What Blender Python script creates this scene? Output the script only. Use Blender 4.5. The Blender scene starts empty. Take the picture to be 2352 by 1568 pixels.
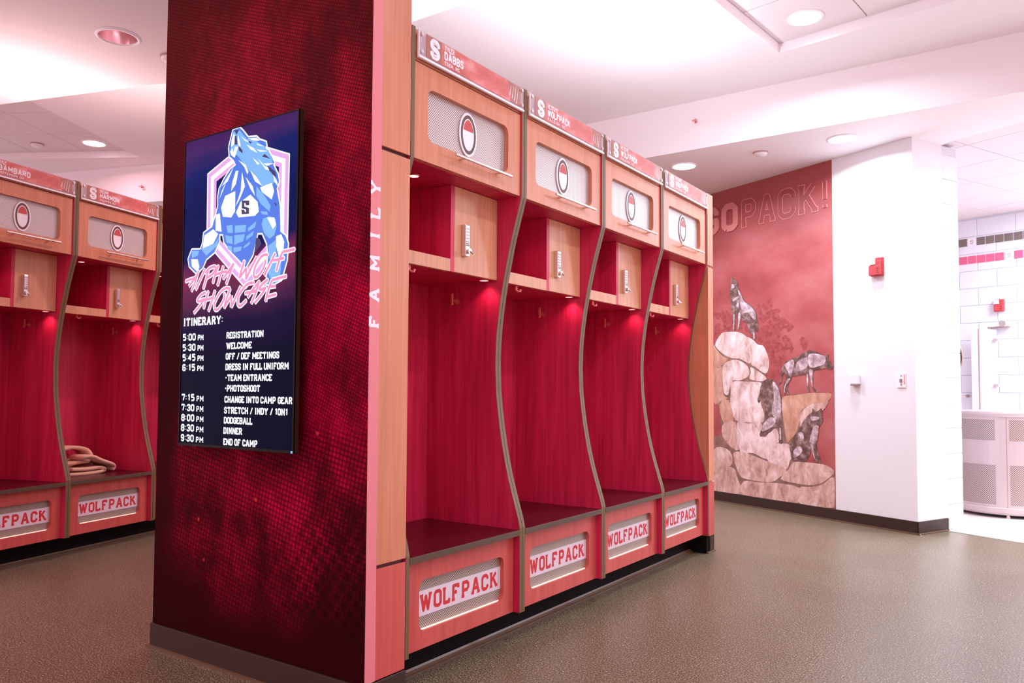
import bpy, bmesh, math, random
from mathutils import Vector, Matrix
from mathutils.geometry import tessellate_polygon

random.seed(7)
R = math.radians
SC = bpy.context.scene
COL = SC.collection

# ------------------------------------------------------------------ camera
FX, CY, W_PX, H_PX = 1808.56, 815.06, 2352, 1568
cam_d = bpy.data.cameras.new('camera')
cam = bpy.data.objects.new('camera', cam_d)
COL.objects.link(cam)
cam_d.sensor_fit = 'HORIZONTAL'
cam_d.sensor_width = 36.0
cam_d.lens = FX / W_PX * 36.0
cam_d.shift_y = (CY - H_PX / 2) / W_PX
cam_d.clip_start = 0.05
right = Vector((0.82375, 0.56680, 0.00563))
down = Vector((-0.02003, 0.03894, -0.99904))
fwd = Vector((-0.56650, 0.82289, 0.04337))
fwd.normalize(); right = (right - fwd * right.dot(fwd)).normalized(); up = right.cross(fwd)
m = Matrix((right, up, -fwd)).transposed().to_4x4()
m.translation = (0, 0, 1.09)
cam.matrix_world = m
SC.camera = cam

# ------------------------------------------------------------------ world, exposure
world = bpy.data.worlds.new('world'); SC.world = world
world.use_nodes = True
bg = world.node_tree.nodes['Background']
bg.inputs[0].default_value = (1.0, 0.68, 0.74, 1)
bg.inputs[1].default_value = 1.2
vs = SC.view_settings
vs.view_transform = 'Standard'; vs.look = 'None'; vs.gamma = 1.0
vs.use_curve_mapping = False
vs.exposure = 0.20

# lamp powers (the lamps themselves are built with their fittings further down)
P_DOWN = 24.0        # recessed downlights of the ceiling
P_UPLIGHT = 32.0        # added unseen strips on the locker tops, brightening the ceiling
P_WASH = 66.0        # wash room ceiling panels
C_WHITE = (0.80, 0.89, 1.0)
C_ROSE = (1.0, 0.46, 0.52)

# ------------------------------------------------------------------ helpers
def lin(v):
    v /= 255.0
    return v / 12.92 if v <= 0.04045 else ((v + 0.055) / 1.055) ** 2.4
def rgb(r, g, b):
    return (lin(r), lin(g), lin(b), 1.0)

class MB:
    """collects faces of one mesh"""
    def __init__(self):
        self.v = []; self.f = []; self.smooth = False
    def add(self, vs_, fs):
        o = len(self.v); self.v += [tuple(p) for p in vs_]
        self.f += [tuple(i + o for i in f) for f in fs]
        return self
    def box(self, x0, x1, y0, y1, z0, z1, b=0.0):
        if b <= 0:
            vs_ = [(x, y, z) for z in (z0, z1) for y in (y0, y1) for x in (x0, x1)]
            return self.add(vs_, [(0, 2, 3, 1), (4, 5, 7, 6), (0, 1, 5, 4), (2, 6, 7, 3), (0, 4, 6, 2), (1, 3, 7, 5)])
        bm = bmesh.new()
        bmesh.ops.create_cube(bm, size=1.0)
        for v in bm.verts:
            v.co = Vector(((x0 + x1) / 2 + v.co.x * (x1 - x0), (y0 + y1) / 2 + v.co.y * (y1 - y0), (z0 + z1) / 2 + v.co.z * (z1 - z0)))
        bmesh.ops.bevel(bm, geom=bm.edges[:], offset=b, segments=2, affect='EDGES', profile=0.5)
        bm.verts.index_update()
        self.add([v.co for v in bm.verts], [[v.index for v in f.verts] for f in bm.faces]); bm.free()
        return self
    def poly(self, pts, y, flip=False):
        """flat filled outline (x, z) lying at depth y, facing -Y"""
        tri = tessellate_polygon([[Vector((p[0], p[1], 0)) for p in pts]])
        return self.add([(p[0], y, p[1]) for p in pts], [t[::-1] if flip else t for t in tri])
    def slab(self, outer, holes, y0, y1):
        """outline (x, z) with holes, thickness y0..y1 (front y0)"""
        loops = [outer] + holes
        tri = tessellate_polygon([[Vector((p[0], p[1], 0)) for p in l] for l in loops])
        flat = [p for l in loops for p in l]; n = len(flat)
        self.add([(p[0], y0, p[1]) for p in flat] + [(p[0], y1, p[1]) for p in flat],
                 list(tri) + [tuple(i + n for i in t[::-1]) for t in tri])
        o = len(self.v) - 2 * n; k = 0
        for l in loops:
            c = len(l)
            for i in range(c):
                a, b_ = o + k + i, o + k + (i + 1) % c
                self.f.append((a, b_, b_ + n, a + n))
            k += c
        return self
    def plan(self, outer, holes, z0, z1):
        """plan outline (x, y) with holes, from z0 to z1"""
        t = MB().slab(outer, holes, z0, z1)
        return self.add([(p[0], p[2], p[1]) for p in t.v], t.f)
    def tube(self, p0, p1, r, n=12, r2=None):
        p0, p1 = Vector(p0), Vector(p1); d = (p1 - p0).normalized()
        a = d.orthogonal().normalized(); c = d.cross(a); r2 = r if r2 is None else r2
        ring = [(math.cos(2 * math.pi * i / n), math.sin(2 * math.pi * i / n)) for i in range(n)]
        vs_ = [p0 + (a * x + c * y) * r for x, y in ring] + [p1 + (a * x + c * y) * r2 for x, y in ring]
        return self.add(vs_, [(i, (i + 1) % n, n + (i + 1) % n, n + i) for i in range(n)] + [tuple(range(n))[::-1], tuple(range(n, 2 * n))])
    def lathe(self, prof, c=(0, 0, 0), n=32, a0=0.0, a1=2 * math.pi):
        full = abs(a1 - a0 - 2 * math.pi) < 1e-6; k = n if full else n + 1
        o = len(self.v)
        for r, z in prof:
            for i in range(k):
                a = a0 + (a1 - a0) * i / n
                self.v.append((c[0] + r * math.cos(a), c[1] + r * math.sin(a), c[2] + z))
        for j in range(len(prof) - 1):
            for i in range(n):
                i2 = (i + 1) % k
                self.f.append((o + j * k + i, o + j * k + i2, o + (j + 1) * k + i2, o + (j + 1) * k + i))
        return self
    def strokes(self, lines, t, y, thick=0.0):
        """pen strokes (polylines in x, z) of width t, flat at depth y or raised to y - thick"""
        for L in lines:
            for a, b_ in zip(L[:-1], L[1:]):
                a, b_ = Vector(a), Vector(b_); d = b_ - a
                if d.length < 1e-7: continue
                d.normalize(); q = Vector((-d.y, d.x)) * t / 2
                self._patch([a + q, a - q, b_ - q, b_ + q], y - self.step(), thick)
            for p in L[1:-1]:
                self._patch([(p[0] + t / 2 * math.cos(k * math.pi / 4 + .39), p[1] + t / 2 * math.sin(k * math.pi / 4 + .39)) for k in range(8)], y - self.step(), thick)
        return self
    def step(self):
        # neighbouring patches of a letter lie a hair apart so that they never coincide
        self.k = (getattr(self, 'k', 0) + 1) % 17
        return self.k * 1.6e-5
    def _patch(self, pts, y, thick):
        n = len(pts)
        if thick <= 0:
            self.add([(p[0], y, p[1]) for p in pts], [tuple(range(n))])
        else:
            self.add([(p[0], y - thick, p[1]) for p in pts] + [(p[0], y, p[1]) for p in pts],
                     [tuple(range(n))] + [(i, (i + 1) % n, n + (i + 1) % n, n + i) for i in range(n)])
    def build(self, name, mat, parent=None, smooth=False, recalc=True):
        me = bpy.data.meshes.new(name)
        me.from_pydata(self.v, [], self.f); me.validate()
        if recalc:
            bm = bmesh.new(); bm.from_mesh(me); bmesh.ops.recalc_face_normals(bm, faces=bm.faces[:]); bm.to_mesh(me); bm.free()
        if smooth:
            me.shade_smooth()
        me.materials.append(mat)
        o = bpy.data.objects.new(name, me); COL.objects.link(o)
        if parent: o.parent = parent
        return o

def thing(name, label, cat, loc=(0, 0, 0), rz=0.0, group=None):
    o = bpy.data.objects.new(name, None); COL.objects.link(o)
    o.empty_display_size = 0.1
    o.location = loc; o.rotation_euler = (0, 0, rz)
    o['label'] = label; o['category'] = cat
    if group: o['group'] = group
    return o
def struct(o, label=None):
    o['kind'] = 'structure'
    if label: o['label'] = label
    return o
def space(name, loc, rz, label):
    o = bpy.data.objects.new(name, None); COL.objects.link(o)
    o.empty_display_size = 0.1
    o.location = loc; o.rotation_euler = (0, 0, rz); o['kind'] = 'structure'; o['label'] = label
    return o
def place(o, loc, rz=0.0):
    o.location = loc; o.rotation_euler = (0, 0, rz); return o
def copy_tree(o, parent=None):
    c = o.copy(); COL.objects.link(c); c.parent = parent
    for ch in list(o.children): copy_tree(ch, c)
    return c
def lamp(kind, name, parent, loc, power, color, size=0.2, rot=(0, 0, 0), spread=None, spot=None, blend=0.4):
    d = bpy.data.lights.new(name, kind); d.energy = power; d.color = color
    if kind == 'AREA':
        d.shape = 'DISK'; d.size = size
        if spread: d.spread = spread
    else:
        d.shadow_soft_size = size
        if spot: d.spot_size = spot; d.spot_blend = blend
    o = bpy.data.objects.new(name, d); COL.objects.link(o)
    o.location = loc; o.rotation_euler = rot; o.parent = parent
    return o

def rrect(x0, x1, z0, z1, r, n=6):
    pts = []
    for cx, cz, a in ((x1 - r, z1 - r, 0), (x0 + r, z1 - r, 90), (x0 + r, z0 + r, 180), (x1 - r, z0 + r, 270)):
        for i in range(n + 1):
            t = R(a + 90 * i / n); pts.append((cx + r * math.cos(t), cz + r * math.sin(t)))
    return pts

def smooth_closed(P_, k=3):
    out = []; n = len(P_)
    for i in range(n):
        p0, p1, p2, p3 = P_[i - 1], P_[i], P_[(i + 1) % n], P_[(i + 2) % n]
        for s in range(k):
            t = s / k
            out.append(tuple(.5 * (2 * b + (c - a) * t + (2 * a - 5 * b + 4 * c - d) * t ** 2 + (3 * b - a - 3 * c + d) * t ** 3) for a, b, c, d in zip(p0, p1, p2, p3)))
    return out
def inside(p, poly):
    r = False; n = len(poly)
    for i in range(n):
        a, b = poly[i], poly[(i + 1) % n]
        if (a[1] > p[1]) != (b[1] > p[1]) and p[0] < (b[0] - a[0]) * (p[1] - a[1]) / (b[1] - a[1]) + a[0]: r = not r
    return r

# ------------------------------------------------------------------ block lettering (pen strokes on a 6 high grid)
GL = {
 'A': (4, [[(0, 0), (1.7, 6), (2.3, 6), (4, 0)], [(.75, 2), (3.25, 2)]]),
 'B': (3.6, [[(0, 3.1), (2.6, 3.1), (3.4, 3.8), (3.4, 5.2), (2.6, 6), (0, 6), (0, 0), (2.7, 0), (3.6, .9), (3.6, 2.3), (2.6, 3.1)]]),
 'C': (3.6, [[(3.6, 4.2), (3.6, 5.1), (2.7, 6), (.9, 6), (0, 5.1), (0, .9), (.9, 0), (2.7, 0), (3.6, .9), (3.6, 1.8)]]),
 'D': (3.6, [[(0, 0), (0, 6), (2.5, 6), (3.6, 4.9), (3.6, 1.1), (2.5, 0), (0, 0)]]),
 'E': (3.2, [[(3.2, 4.9), (3.2, 6), (0, 6), (0, 0), (3.2, 0), (3.2, 1.1)], [(0, 3.1), (2.3, 3.1)]]),
 'F': (3.2, [[(3.2, 4.7), (3.2, 6), (0, 6), (0, 0)], [(0, 3.1), (2.3, 3.1)]]),
 'G': (3.6, [[(3.6, 4.3), (3.6, 5.1), (2.7, 6), (.9, 6), (0, 5.1), (0, .9), (.9, 0), (2.7, 0), (3.6, .9), (3.6, 2.8), (2.1, 2.8)]]),
 'H': (3.6, [[(0, 0), (0, 6)], [(3.6, 0), (3.6, 6)], [(0, 3), (3.6, 3)]]),
 'I': (0.9, [[(.45, 0), (.45, 6)]]),
 'J': (3, [[(3, 6), (3, .9), (2.2, 0), (.8, 0), (0, .9), (0, 1.8)]]),
 'K': (3.7, [[(0, 0), (0, 6)], [(3.4, 6), (.2, 2.6)], [(1.4, 3.7), (3.7, 0)]]),
 'L': (3, [[(0, 6), (0, 0), (3, 0), (3, 1.4)]]),
 'M': (4.8, [[(0, 0), (0, 6), (2.4, 2), (4.8, 6), (4.8, 0)]]),
 'N': (3.8, [[(0, 0), (0, 6), (3.8, 0), (3.8, 6)]]),
 'O': (3.6, [[(.9, 0), (0, .9), (0, 5.1), (.9, 6), (2.7, 6), (3.6, 5.1), (3.6, .9), (2.7, 0), (.9, 0)]]),
 'P': (3.5, [[(0, 0), (0, 6), (2.6, 6), (3.5, 5.1), (3.5, 3.5), (2.6, 2.6), (0, 2.6)]]),
 'R': (3.6, [[(0, 0), (0, 6), (2.6, 6), (3.5, 5.1), (3.5, 3.7), (2.6, 2.9), (0, 2.9)], [(2, 2.9), (3.6, 0)]]),
 'S': (3.6, [[(3.6, 4.4), (3.6, 5.1), (2.7, 6), (.9, 6), (0, 5.1), (0, 4), (.9, 3.2), (2.7, 2.8), (3.6, 2), (3.6, .9), (2.7, 0), (.9, 0), (0, .9), (0, 1.6)]]),
 'T': (3.8, [[(0, 4.8), (0, 6), (3.8, 6), (3.8, 4.8)], [(1.9, 6), (1.9, 0)]]),
 'U': (3.6, [[(0, 6), (0, .9), (.9, 0), (2.7, 0), (3.6, .9), (3.6, 6)]]),
 'V': (4, [[(0, 6), (2, 0), (4, 6)]]),
 'W': (5.2, [[(0, 6), (1.3, 0), (2.6, 5.4), (3.9, 0), (5.2, 6)]]),
 'X': (3.8, [[(0, 0), (3.8, 6)], [(0, 6), (3.8, 0)]]),
 'Y': (4, [[(0, 6), (2, 2.9), (4, 6)], [(2, 2.9), (2, 0)]]),
 'Z': (3.4, [[(0, 6), (3.4, 6), (0, 0), (3.4, 0)]]),
 '0': (3.2, [[(.8, 0), (0, .8), (0, 5.2), (.8, 6), (2.4, 6), (3.2, 5.2), (3.2, .8), (2.4, 0), (.8, 0)]]),
 '1': (1.8, [[(0, 4.6), (1.2, 6), (1.2, 0)]]),
 '3': (3.2, [[(0, 5), (0, 5.2), (.8, 6), (2.4, 6), (3.2, 5.2), (3.2, 3.8), (2.4, 3.1), (1.2, 3.1)], [(2.4, 3.1), (3.2, 2.4), (3.2, .8), (2.4, 0), (.8, 0), (0, .8), (0, 1.2)]]),
 '4': (3.4, [[(2.5, 0), (2.5, 6), (0, 2), (3.4, 2)]]),
 '5': (3.2, [[(3.2, 6), (0, 6), (0, 3.5), (2.4, 3.5), (3.2, 2.7), (3.2, .8), (2.4, 0), (0, 0)]]),
 '6': (3.2, [[(3.2, 5.2), (2.4, 6), (.8, 6), (0, 5.2), (0, .8), (.8, 0), (2.4, 0), (3.2, .8), (3.2, 2.4), (2.4, 3.2), (0, 3.2)]]),
 '7': (3.2, [[(0, 4.9), (0, 6), (3.2, 6), (1.4, 0)]]),
 '8': (3.2, [[(.8, 3.2), (0, 3.9), (0, 5.2), (.8, 6), (2.4, 6), (3.2, 5.2), (3.2, 3.9), (2.4, 3.2), (.8, 3.2), (0, 2.4), (0, .8), (.8, 0), (2.4, 0), (3.2, .8), (3.2, 2.4), (2.4, 3.2)]]),
 '9': (3.2, [[(0, .8), (.8, 0), (2.4, 0), (3.2, .8), (3.2, 5.2), (2.4, 6), (.8, 6), (0, 5.2), (0, 3.6), (.8, 2.8), (3.2, 2.8)]]),
 ':': (0.6, [[(.3, 1.2), (.3, 1.8)], [(.3, 4.2), (.3, 4.8)]]),
 '.': (0.6, [[(.3, -.2), (.3, .4)]]), ',': (0.6, [[(.3, .4), (.1, -1)]]),
 '/': (3, [[(0, -.6), (3, 6.6)]]), '-': (1.8, [[(0, 3), (1.8, 3)]]), '!': (0.9, [[(.45, 1.9), (.45, 6)], [(.45, 0), (.45, .7)]]),
}
def text_lines(s, x0, x1, z0, z1, t=1.1, serif=True, gap=1.1, slant=0.0):
    """strokes of a word fitted to the box x0..x1, z0..z1; returns (lines, serifs, pen width)"""
    out = []; ser = []; x = 0.0
    for ch in s:
        if ch == ' ': x += 2.6; continue
        w, L = GL[ch]
        sg = 0.75 if serif and ch in 'AFHIKMNPRTVWXY1' else 0.0
        x += sg * .55
        for l in L:
            out.append([(x + p[0], p[1]) for p in l])
            if serif:
                for p, q in ((l[0], l[1]), (l[-1], l[-2])):
                    if p[1] in (0, 6) and abs(p[0] - q[0]) < .75 * abs(p[1] - q[1]) and ch not in '/:.,-!0123456789':
                        ser.append([(x + p[0] - .95, p[1]), (x + p[0] + .95, p[1])])
        x += w + t + gap + sg * .55
    x -= t + gap
    k = (z1 - z0) / (6 + t); kx = (x1 - x0) / (x + t)
    f = lambda p: (x0 + (p[0] + t / 2) * kx + slant * p[1] * k, z0 + (p[1] + t / 2) * k)
    return [[f(p) for p in l] for l in out], [[f(p) for p in l] for l in ser], t * min(k, kx * 1.25)
def write(mb, s, x0, x1, z0, z1, y, t=1.1, serif=True, gap=1.1, thick=0.0, grow=0.0, slant=0.0):
    L, S, w = text_lines(s, x0, x1, z0, z1, t, serif, gap, slant)
    mb.strokes(L, w + grow, y, thick); mb.strokes(S, w * .8 + grow, y, thick)
    return mb

# ------------------------------------------------------------------ materials
def mat(name, color=(.8, .8, .8, 1), rough=.5, metal=0.0, spec=.5, emit=None, strength=0.0, alpha=1.0):
    m_ = bpy.data.materials.new(name); m_.use_nodes = True
    p = m_.node_tree.nodes['Principled BSDF']
    p.inputs['Base Color'].default_value = color
    p.inputs['Roughness'].default_value = rough
    p.inputs['Metallic'].default_value = metal
    p.inputs['Specular IOR Level'].default_value = spec
    p.inputs['Alpha'].default_value = alpha
    if emit:
        p.inputs['Emission Color'].default_value = emit; p.inputs['Emission Strength'].default_value = strength
    return m_
def nodes(m_):
    nt = m_.node_tree
    return nt, nt.nodes, nt.links, nt.nodes['Principled BSDF']
def nd(nt, t, **kw):
    n = nt.nodes.new(t)
    for k, v in kw.items(): setattr(n, k, v)
    return n
def ramp(nt, stops, interp='LINEAR'):
    r = nt.nodes.new('ShaderNodeValToRGB'); r.color_ramp.interpolation = interp
    e = r.color_ramp.elements
    while len(e) < len(stops): e.new(0.5)
    for el, (p, c) in zip(e, stops): el.position = p; el.color = c
    return r
def mapped(nt, scale=(1, 1, 1), rand=False, rot=(0, 0, 0), coord='Object'):
    tc = nt.nodes.new('ShaderNodeTexCoord'); mp = nt.nodes.new('ShaderNodeMapping')
    mp.inputs['Scale'].default_value = scale; mp.inputs['Rotation'].default_value = rot
    nt.links.new(tc.outputs[coord], mp.inputs['Vector'])
    if rand:
        oi = nt.nodes.new('ShaderNodeObjectInfo'); mu = nt.nodes.new('ShaderNodeMath'); mu.operation = 'MULTIPLY'; mu.inputs[1].default_value = 37.0
        nt.links.new(oi.outputs['Random'], mu.inputs[0]); nt.links.new(mu.outputs[0], mp.inputs['Location'])
    return mp
def math_(nt, op, a, b=None):
    n = nt.nodes.new('ShaderNodeMath'); n.operation = op
    for i, x in enumerate((a, b)):
        if x is None: continue
        if isinstance(x, (int, float)): n.inputs[i].default_value = x
        else: nt.links.new(x, n.inputs[i])
    return n.outputs[0]
def mix(nt, f, a, b):
    n = nt.nodes.new('ShaderNodeMix'); n.data_type = 'RGBA'
    for s, x in ((n.inputs[0], f), (n.inputs[6], a), (n.inputs[7], b)):
        if hasattr(x, 'is_linked'): nt.links.new(x, s)
        else: s.default_value = x
    return n.outputs[2]
def wood(name, c0, c1, c2, rough=.42, grain=1.0):
    m_ = mat(name, c1, rough); nt, N, L, P = nodes(m_)
    mp = mapped(nt, (9, 9, .55), True)
    n1 = nd(nt, 'ShaderNodeTexNoise'); n1.inputs['Scale'].default_value = 2.2; n1.inputs['Detail'].default_value = 4; n1.inputs['Distortion'].default_value = .9
    L.new(mp.outputs[0], n1.inputs['Vector'])
    mp2 = mapped(nt, (130, 130, 2.5), True)
    n2 = nd(nt, 'ShaderNodeTexNoise'); n2.inputs['Scale'].default_value = 1.0; n2.inputs['Detail'].default_value = 2
    L.new(mp2.outputs[0], n2.inputs['Vector'])
    r1 = ramp(nt, [(.28, c0), (.5, c1), (.75, c2)]); L.new(n1.outputs[0], r1.inputs[0])
    r2 = ramp(nt, [(.3, (.78, .74, .74, 1)), (.62, (1, 1, 1, 1))]); L.new(n2.outputs[0], r2.inputs[0])
    mx = nd(nt, 'ShaderNodeMix', data_type='RGBA', blend_type='MULTIPLY'); mx.inputs[0].default_value = .55 * grain
    L.new(r1.outputs[0], mx.inputs[6]); L.new(r2.outputs[0], mx.inputs[7]); L.new(mx.outputs[2], P.inputs['Base Color'])
    return m_
def perforated(name, metal_c, hole_c, pitch, r, rough=.35, metallic=.6, cyl=None):
    m_ = mat(name, metal_c, rough, metallic); nt, N, L, P = nodes(m_)
    tc = nd(nt, 'ShaderNodeTexCoord'); sx = nd(nt, 'ShaderNodeSeparateXYZ'); L.new(tc.outputs['Object'], sx.inputs[0])
    if cyl:
        ang = math_(nt, 'ARCTAN2', sx.outputs[1], sx.outputs[0]); u = math_(nt, 'MULTIPLY', ang, cyl / pitch)
    else:
        u = math_(nt, 'MULTIPLY', sx.outputs[0], 1 / pitch)
    v = math_(nt, 'MULTIPLY', sx.outputs[2], 1 / (pitch * 1.1))
    def dot(off):
        a = math_(nt, 'SUBTRACT', math_(nt, 'FRACT', math_(nt, 'ADD', u, 100 + off)), .5)
        b = math_(nt, 'SUBTRACT', math_(nt, 'FRACT', math_(nt, 'ADD', v, 100 + off)), .5)
        d = math_(nt, 'ADD', math_(nt, 'MULTIPLY', a, a), math_(nt, 'MULTIPLY', b, b))
        return math_(nt, 'LESS_THAN', d, r * r)
    h = math_(nt, 'MAXIMUM', dot(0), dot(.5))
    L.new(mix(nt, h, metal_c, hole_c), P.inputs['Base Color'])
    L.new(math_(nt, 'MULTIPLY', math_(nt, 'SUBTRACT', 1.0, h), metallic), P.inputs['Metallic'])
    return m_

M = {}
M['wood'] = wood('cherry_wood_front', rgb(204, 126, 92), rgb(212, 134, 100), rgb(218, 142, 108))
M['wood_base'] = wood('cherry_wood_base_shaded', rgb(194, 76, 72), rgb(203, 86, 79), rgb(209, 95, 85))  # same cherry wood, redder low down: weaker light put into the colour
M['wood_in'] = wood('shaded_cherry_crimson', rgb(178, 24, 66), rgb(206, 32, 78), rgb(220, 50, 92), .5, 1.4)  # same cherry wood, with the crimson of the shaded interior in its colour
M['wood_tan'] = wood('tan_maple_laminate', rgb(206, 142, 108), rgb(218, 152, 116), rgb(226, 162, 126), .45)
M['edge'] = mat('olive_edge_band', rgb(112, 88, 58), .55)
M['seat'] = mat('dark_maroon_seat', rgb(72, 8, 18), .3)
M['seat_edge'] = mat('brown_seat_edge', rgb(84, 64, 44), .5)
M['black'] = mat('black_kick', rgb(16, 10, 8), .7, spec=.12)
M['rubber'] = mat('dark_rubber_base', rgb(58, 40, 34), .45, spec=.3)
M['rubber_toe'] = mat('rubber_base_toe', rgb(104, 80, 62), .4)
M['mesh'] = perforated('perforated_steel', rgb(226, 214, 214), rgb(96, 74, 62), .0098, .24, .4, .25)
M['mesh_low'] = perforated('perforated_steel_low', rgb(206, 190, 180), rgb(70, 56, 44), .0098, .27, .4, .25)
M['chrome'] = mat('brushed_nickel', rgb(226, 216, 212), .28, .9)
M['hook'] = mat('copper_pink_hook', rgb(226, 130, 122), .3, .6)
M['white'] = mat('white_print', rgb(244, 240, 248), .5)
M['white_sign'] = mat('white_sign_band', rgb(226, 210, 222), .5)
M['red_print'] = mat('red_print', rgb(206, 44, 52), .5)
M['badge_dark'] = mat('badge_dark_brown', rgb(96, 62, 52), .5)
M['badge_red'] = mat('badge_red', rgb(196, 70, 66), .5)
M['acrylic'] = mat('clear_acrylic', rgb(226, 206, 216), .12, 0, .6, alpha=.55)
M['acrylic_edge'] = mat('acrylic_edge_highlight', rgb(252, 248, 255), .3, 0, .5)  # opaque white paints the highlight along the clear plate's edges
M['lock_grey'] = mat('lock_grey_buttons', rgb(196, 180, 184), .4, .2)
M['lock_dark'] = mat('lock_dark_keys', rgb(96, 72, 66), .4)
M['wall'] = mat('white_wall_paint', rgb(236, 236, 242), .55)
M['block'] = mat('white_glazed_block', rgb(232, 234, 244), .35)
M['joint'] = mat('block_joint', rgb(226, 228, 238), .6)
M['ceil'] = mat('white_ceiling_paint', rgb(246, 240, 244), .7)
M['ceil_rose'] = mat('rose_ceiling_paint', rgb(232, 196, 202), .7)
M['tile_c'] = mat('ceiling_tile', rgb(236, 226, 230), .8)
M['grid'] = mat('ceiling_grid', rgb(196, 150, 146), .6)
M['trim_white'] = mat('white_lamp_trim', rgb(246, 244, 250), .4)
M['lens'] = mat('lit_lamp_lens', (1, 1, 1, 1), .4, emit=(1, .98, 1, 1), strength=6.0)
M['lens_red'] = mat('lit_puck_lens', (1, 1, 1, 1), .4, emit=(1, .6, .64, 1), strength=1.6)
M['added_lip_glow'] = mat('added_base_glow', (1, .9, .8, 1), .5, emit=(1, .62, .46, 1), strength=.75)  # added glowing strip for the warm glow on the lower window lip
M['reflector'] = mat('lamp_reflector', rgb(240, 206, 212), .22, .8)
M['sprinkler'] = mat('sprinkler_red', rgb(214, 150, 152), .4)
M['alarm_red'] = mat('alarm_red', rgb(206, 66, 72), .4)
M['alarm_lens'] = mat('alarm_lens', rgb(240, 226, 230), .2)
M['switch_gray'] = mat('switch_grey', rgb(150, 126, 124), .5)
M['strip_pink'] = mat('pink_print_strip', rgb(226, 128, 136), .45)
M['raised_pink'] = mat('raised_pink_letter', rgb(206, 122, 120), .45)
M['outline_pink'] = mat('outline_pink_letter', rgb(214, 128, 126), .45)
M['letter_fill'] = mat('letter_fill_red', rgb(154, 66, 66), .5)
M['tan_cloth'] = mat('tan_cloth', rgb(226, 176, 152), .9)
M['bezel'] = mat('black_bezel', rgb(10, 5, 6), .35, spec=.15)
M['bezel_side'] = mat('dark_bronze_bezel_side', rgb(56, 38, 30), .4, .2, .3)
M['bath_floor'] = mat('pale_floor_tile', rgb(236, 228, 222), .3)
M['steel_can'] = mat('pink_grey_steel', rgb(206, 188, 190), .32, .35)
M['perf_can'] = perforated('perforated_can_steel', rgb(206, 188, 190), rgb(112, 92, 78), .0165, .27, .32, .35, cyl=.47)
M['tile_black'] = mat('dark_accent_tile', rgb(126, 112, 106), .3)
M['tile_pink'] = mat('pink_accent_tile', rgb(226, 104, 140), .3)
M['stall'] = mat('stall_panel', rgb(224, 226, 240), .4)
M['stall_edge'] = mat('stall_edge_brown', rgb(176, 142, 134), .4)
M['wolf_dark'] = mat('printed_bronze', rgb(92, 64, 58), .5)
M['wolf_light'] = mat('printed_bronze_shine', rgb(196, 172, 178), .5)

def noise_two(name, stops, scale, detail=6, rough=.6, stretch=(1, 1, 1), dist=0.0, gloss=.5):
    m_ = mat(name, stops[0][1], gloss); nt, N, L, P = nodes(m_)
    mp = mapped(nt, stretch, False)
    n = nd(nt, 'ShaderNodeTexNoise'); n.inputs['Scale'].default_value = scale; n.inputs['Detail'].default_value = detail
    n.inputs['Roughness'].default_value = rough; n.inputs['Distortion'].default_value = dist
    L.new(mp.outputs[0], n.inputs['Vector']); r = ramp(nt, stops); L.new(n.outputs[0], r.inputs[0]); L.new(r.outputs[0], P.inputs['Base Color'])
    return m_
M['wolf_dark'] = noise_two('printed_bronze', [(.36, rgb(88, 60, 54)), (.5, rgb(116, 86, 80)), (.68, rgb(176, 146, 146))], 16, 3, .6, gloss=.5)
M['wolf_light'] = noise_two('printed_bronze_shine', [(.34, rgb(150, 122, 126)), (.5, rgb(190, 164, 172)), (.66, rgb(232, 214, 222))], 18, 3, .6, gloss=.5)
M['rock_base'] = noise_two('printed_rock_shadow', [(.35, rgb(116, 82, 74)), (.6, rgb(156, 114, 104))], 9, 6)
M['rock_a'] = noise_two('printed_rock_pale', [(.34, rgb(186, 146, 138)), (.48, rgb(226, 194, 190)), (.62, rgb(248, 228, 230))], 7, 7, .66, (1.4, 1.4, .8), .6)
M['rock_b'] = noise_two('printed_rock_tan', [(.34, rgb(172, 128, 116)), (.5, rgb(210, 170, 158)), (.66, rgb(236, 208, 204))], 8, 7, .66, (1.4, 1.4, .7), .6)
M['rock_c'] = noise_two('printed_rock_ochre', [(.34, rgb(184, 130, 108)), (.55, rgb(208, 158, 136)), (.7, rgb(228, 190, 174))], 8, 6, .6, (1.4, 1.4, .7), .4)
M['tree_print'] = noise_two('printed_tree', [(.40, rgb(174, 82, 82)), (.56, rgb(150, 62, 64)), (.7, rgb(128, 48, 52))], 22, 7, .7)
M['plate_red'] = noise_two('printed_plate_red', [(.35, rgb(190, 92, 84)), (.5, rgb(214, 108, 104)), (.68, rgb(232, 160, 162))], 5, 5, .6, (1, 1, 2))
M['plate_brown'] = mat('printed_plate_brown', rgb(172, 110, 96), .4)

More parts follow.
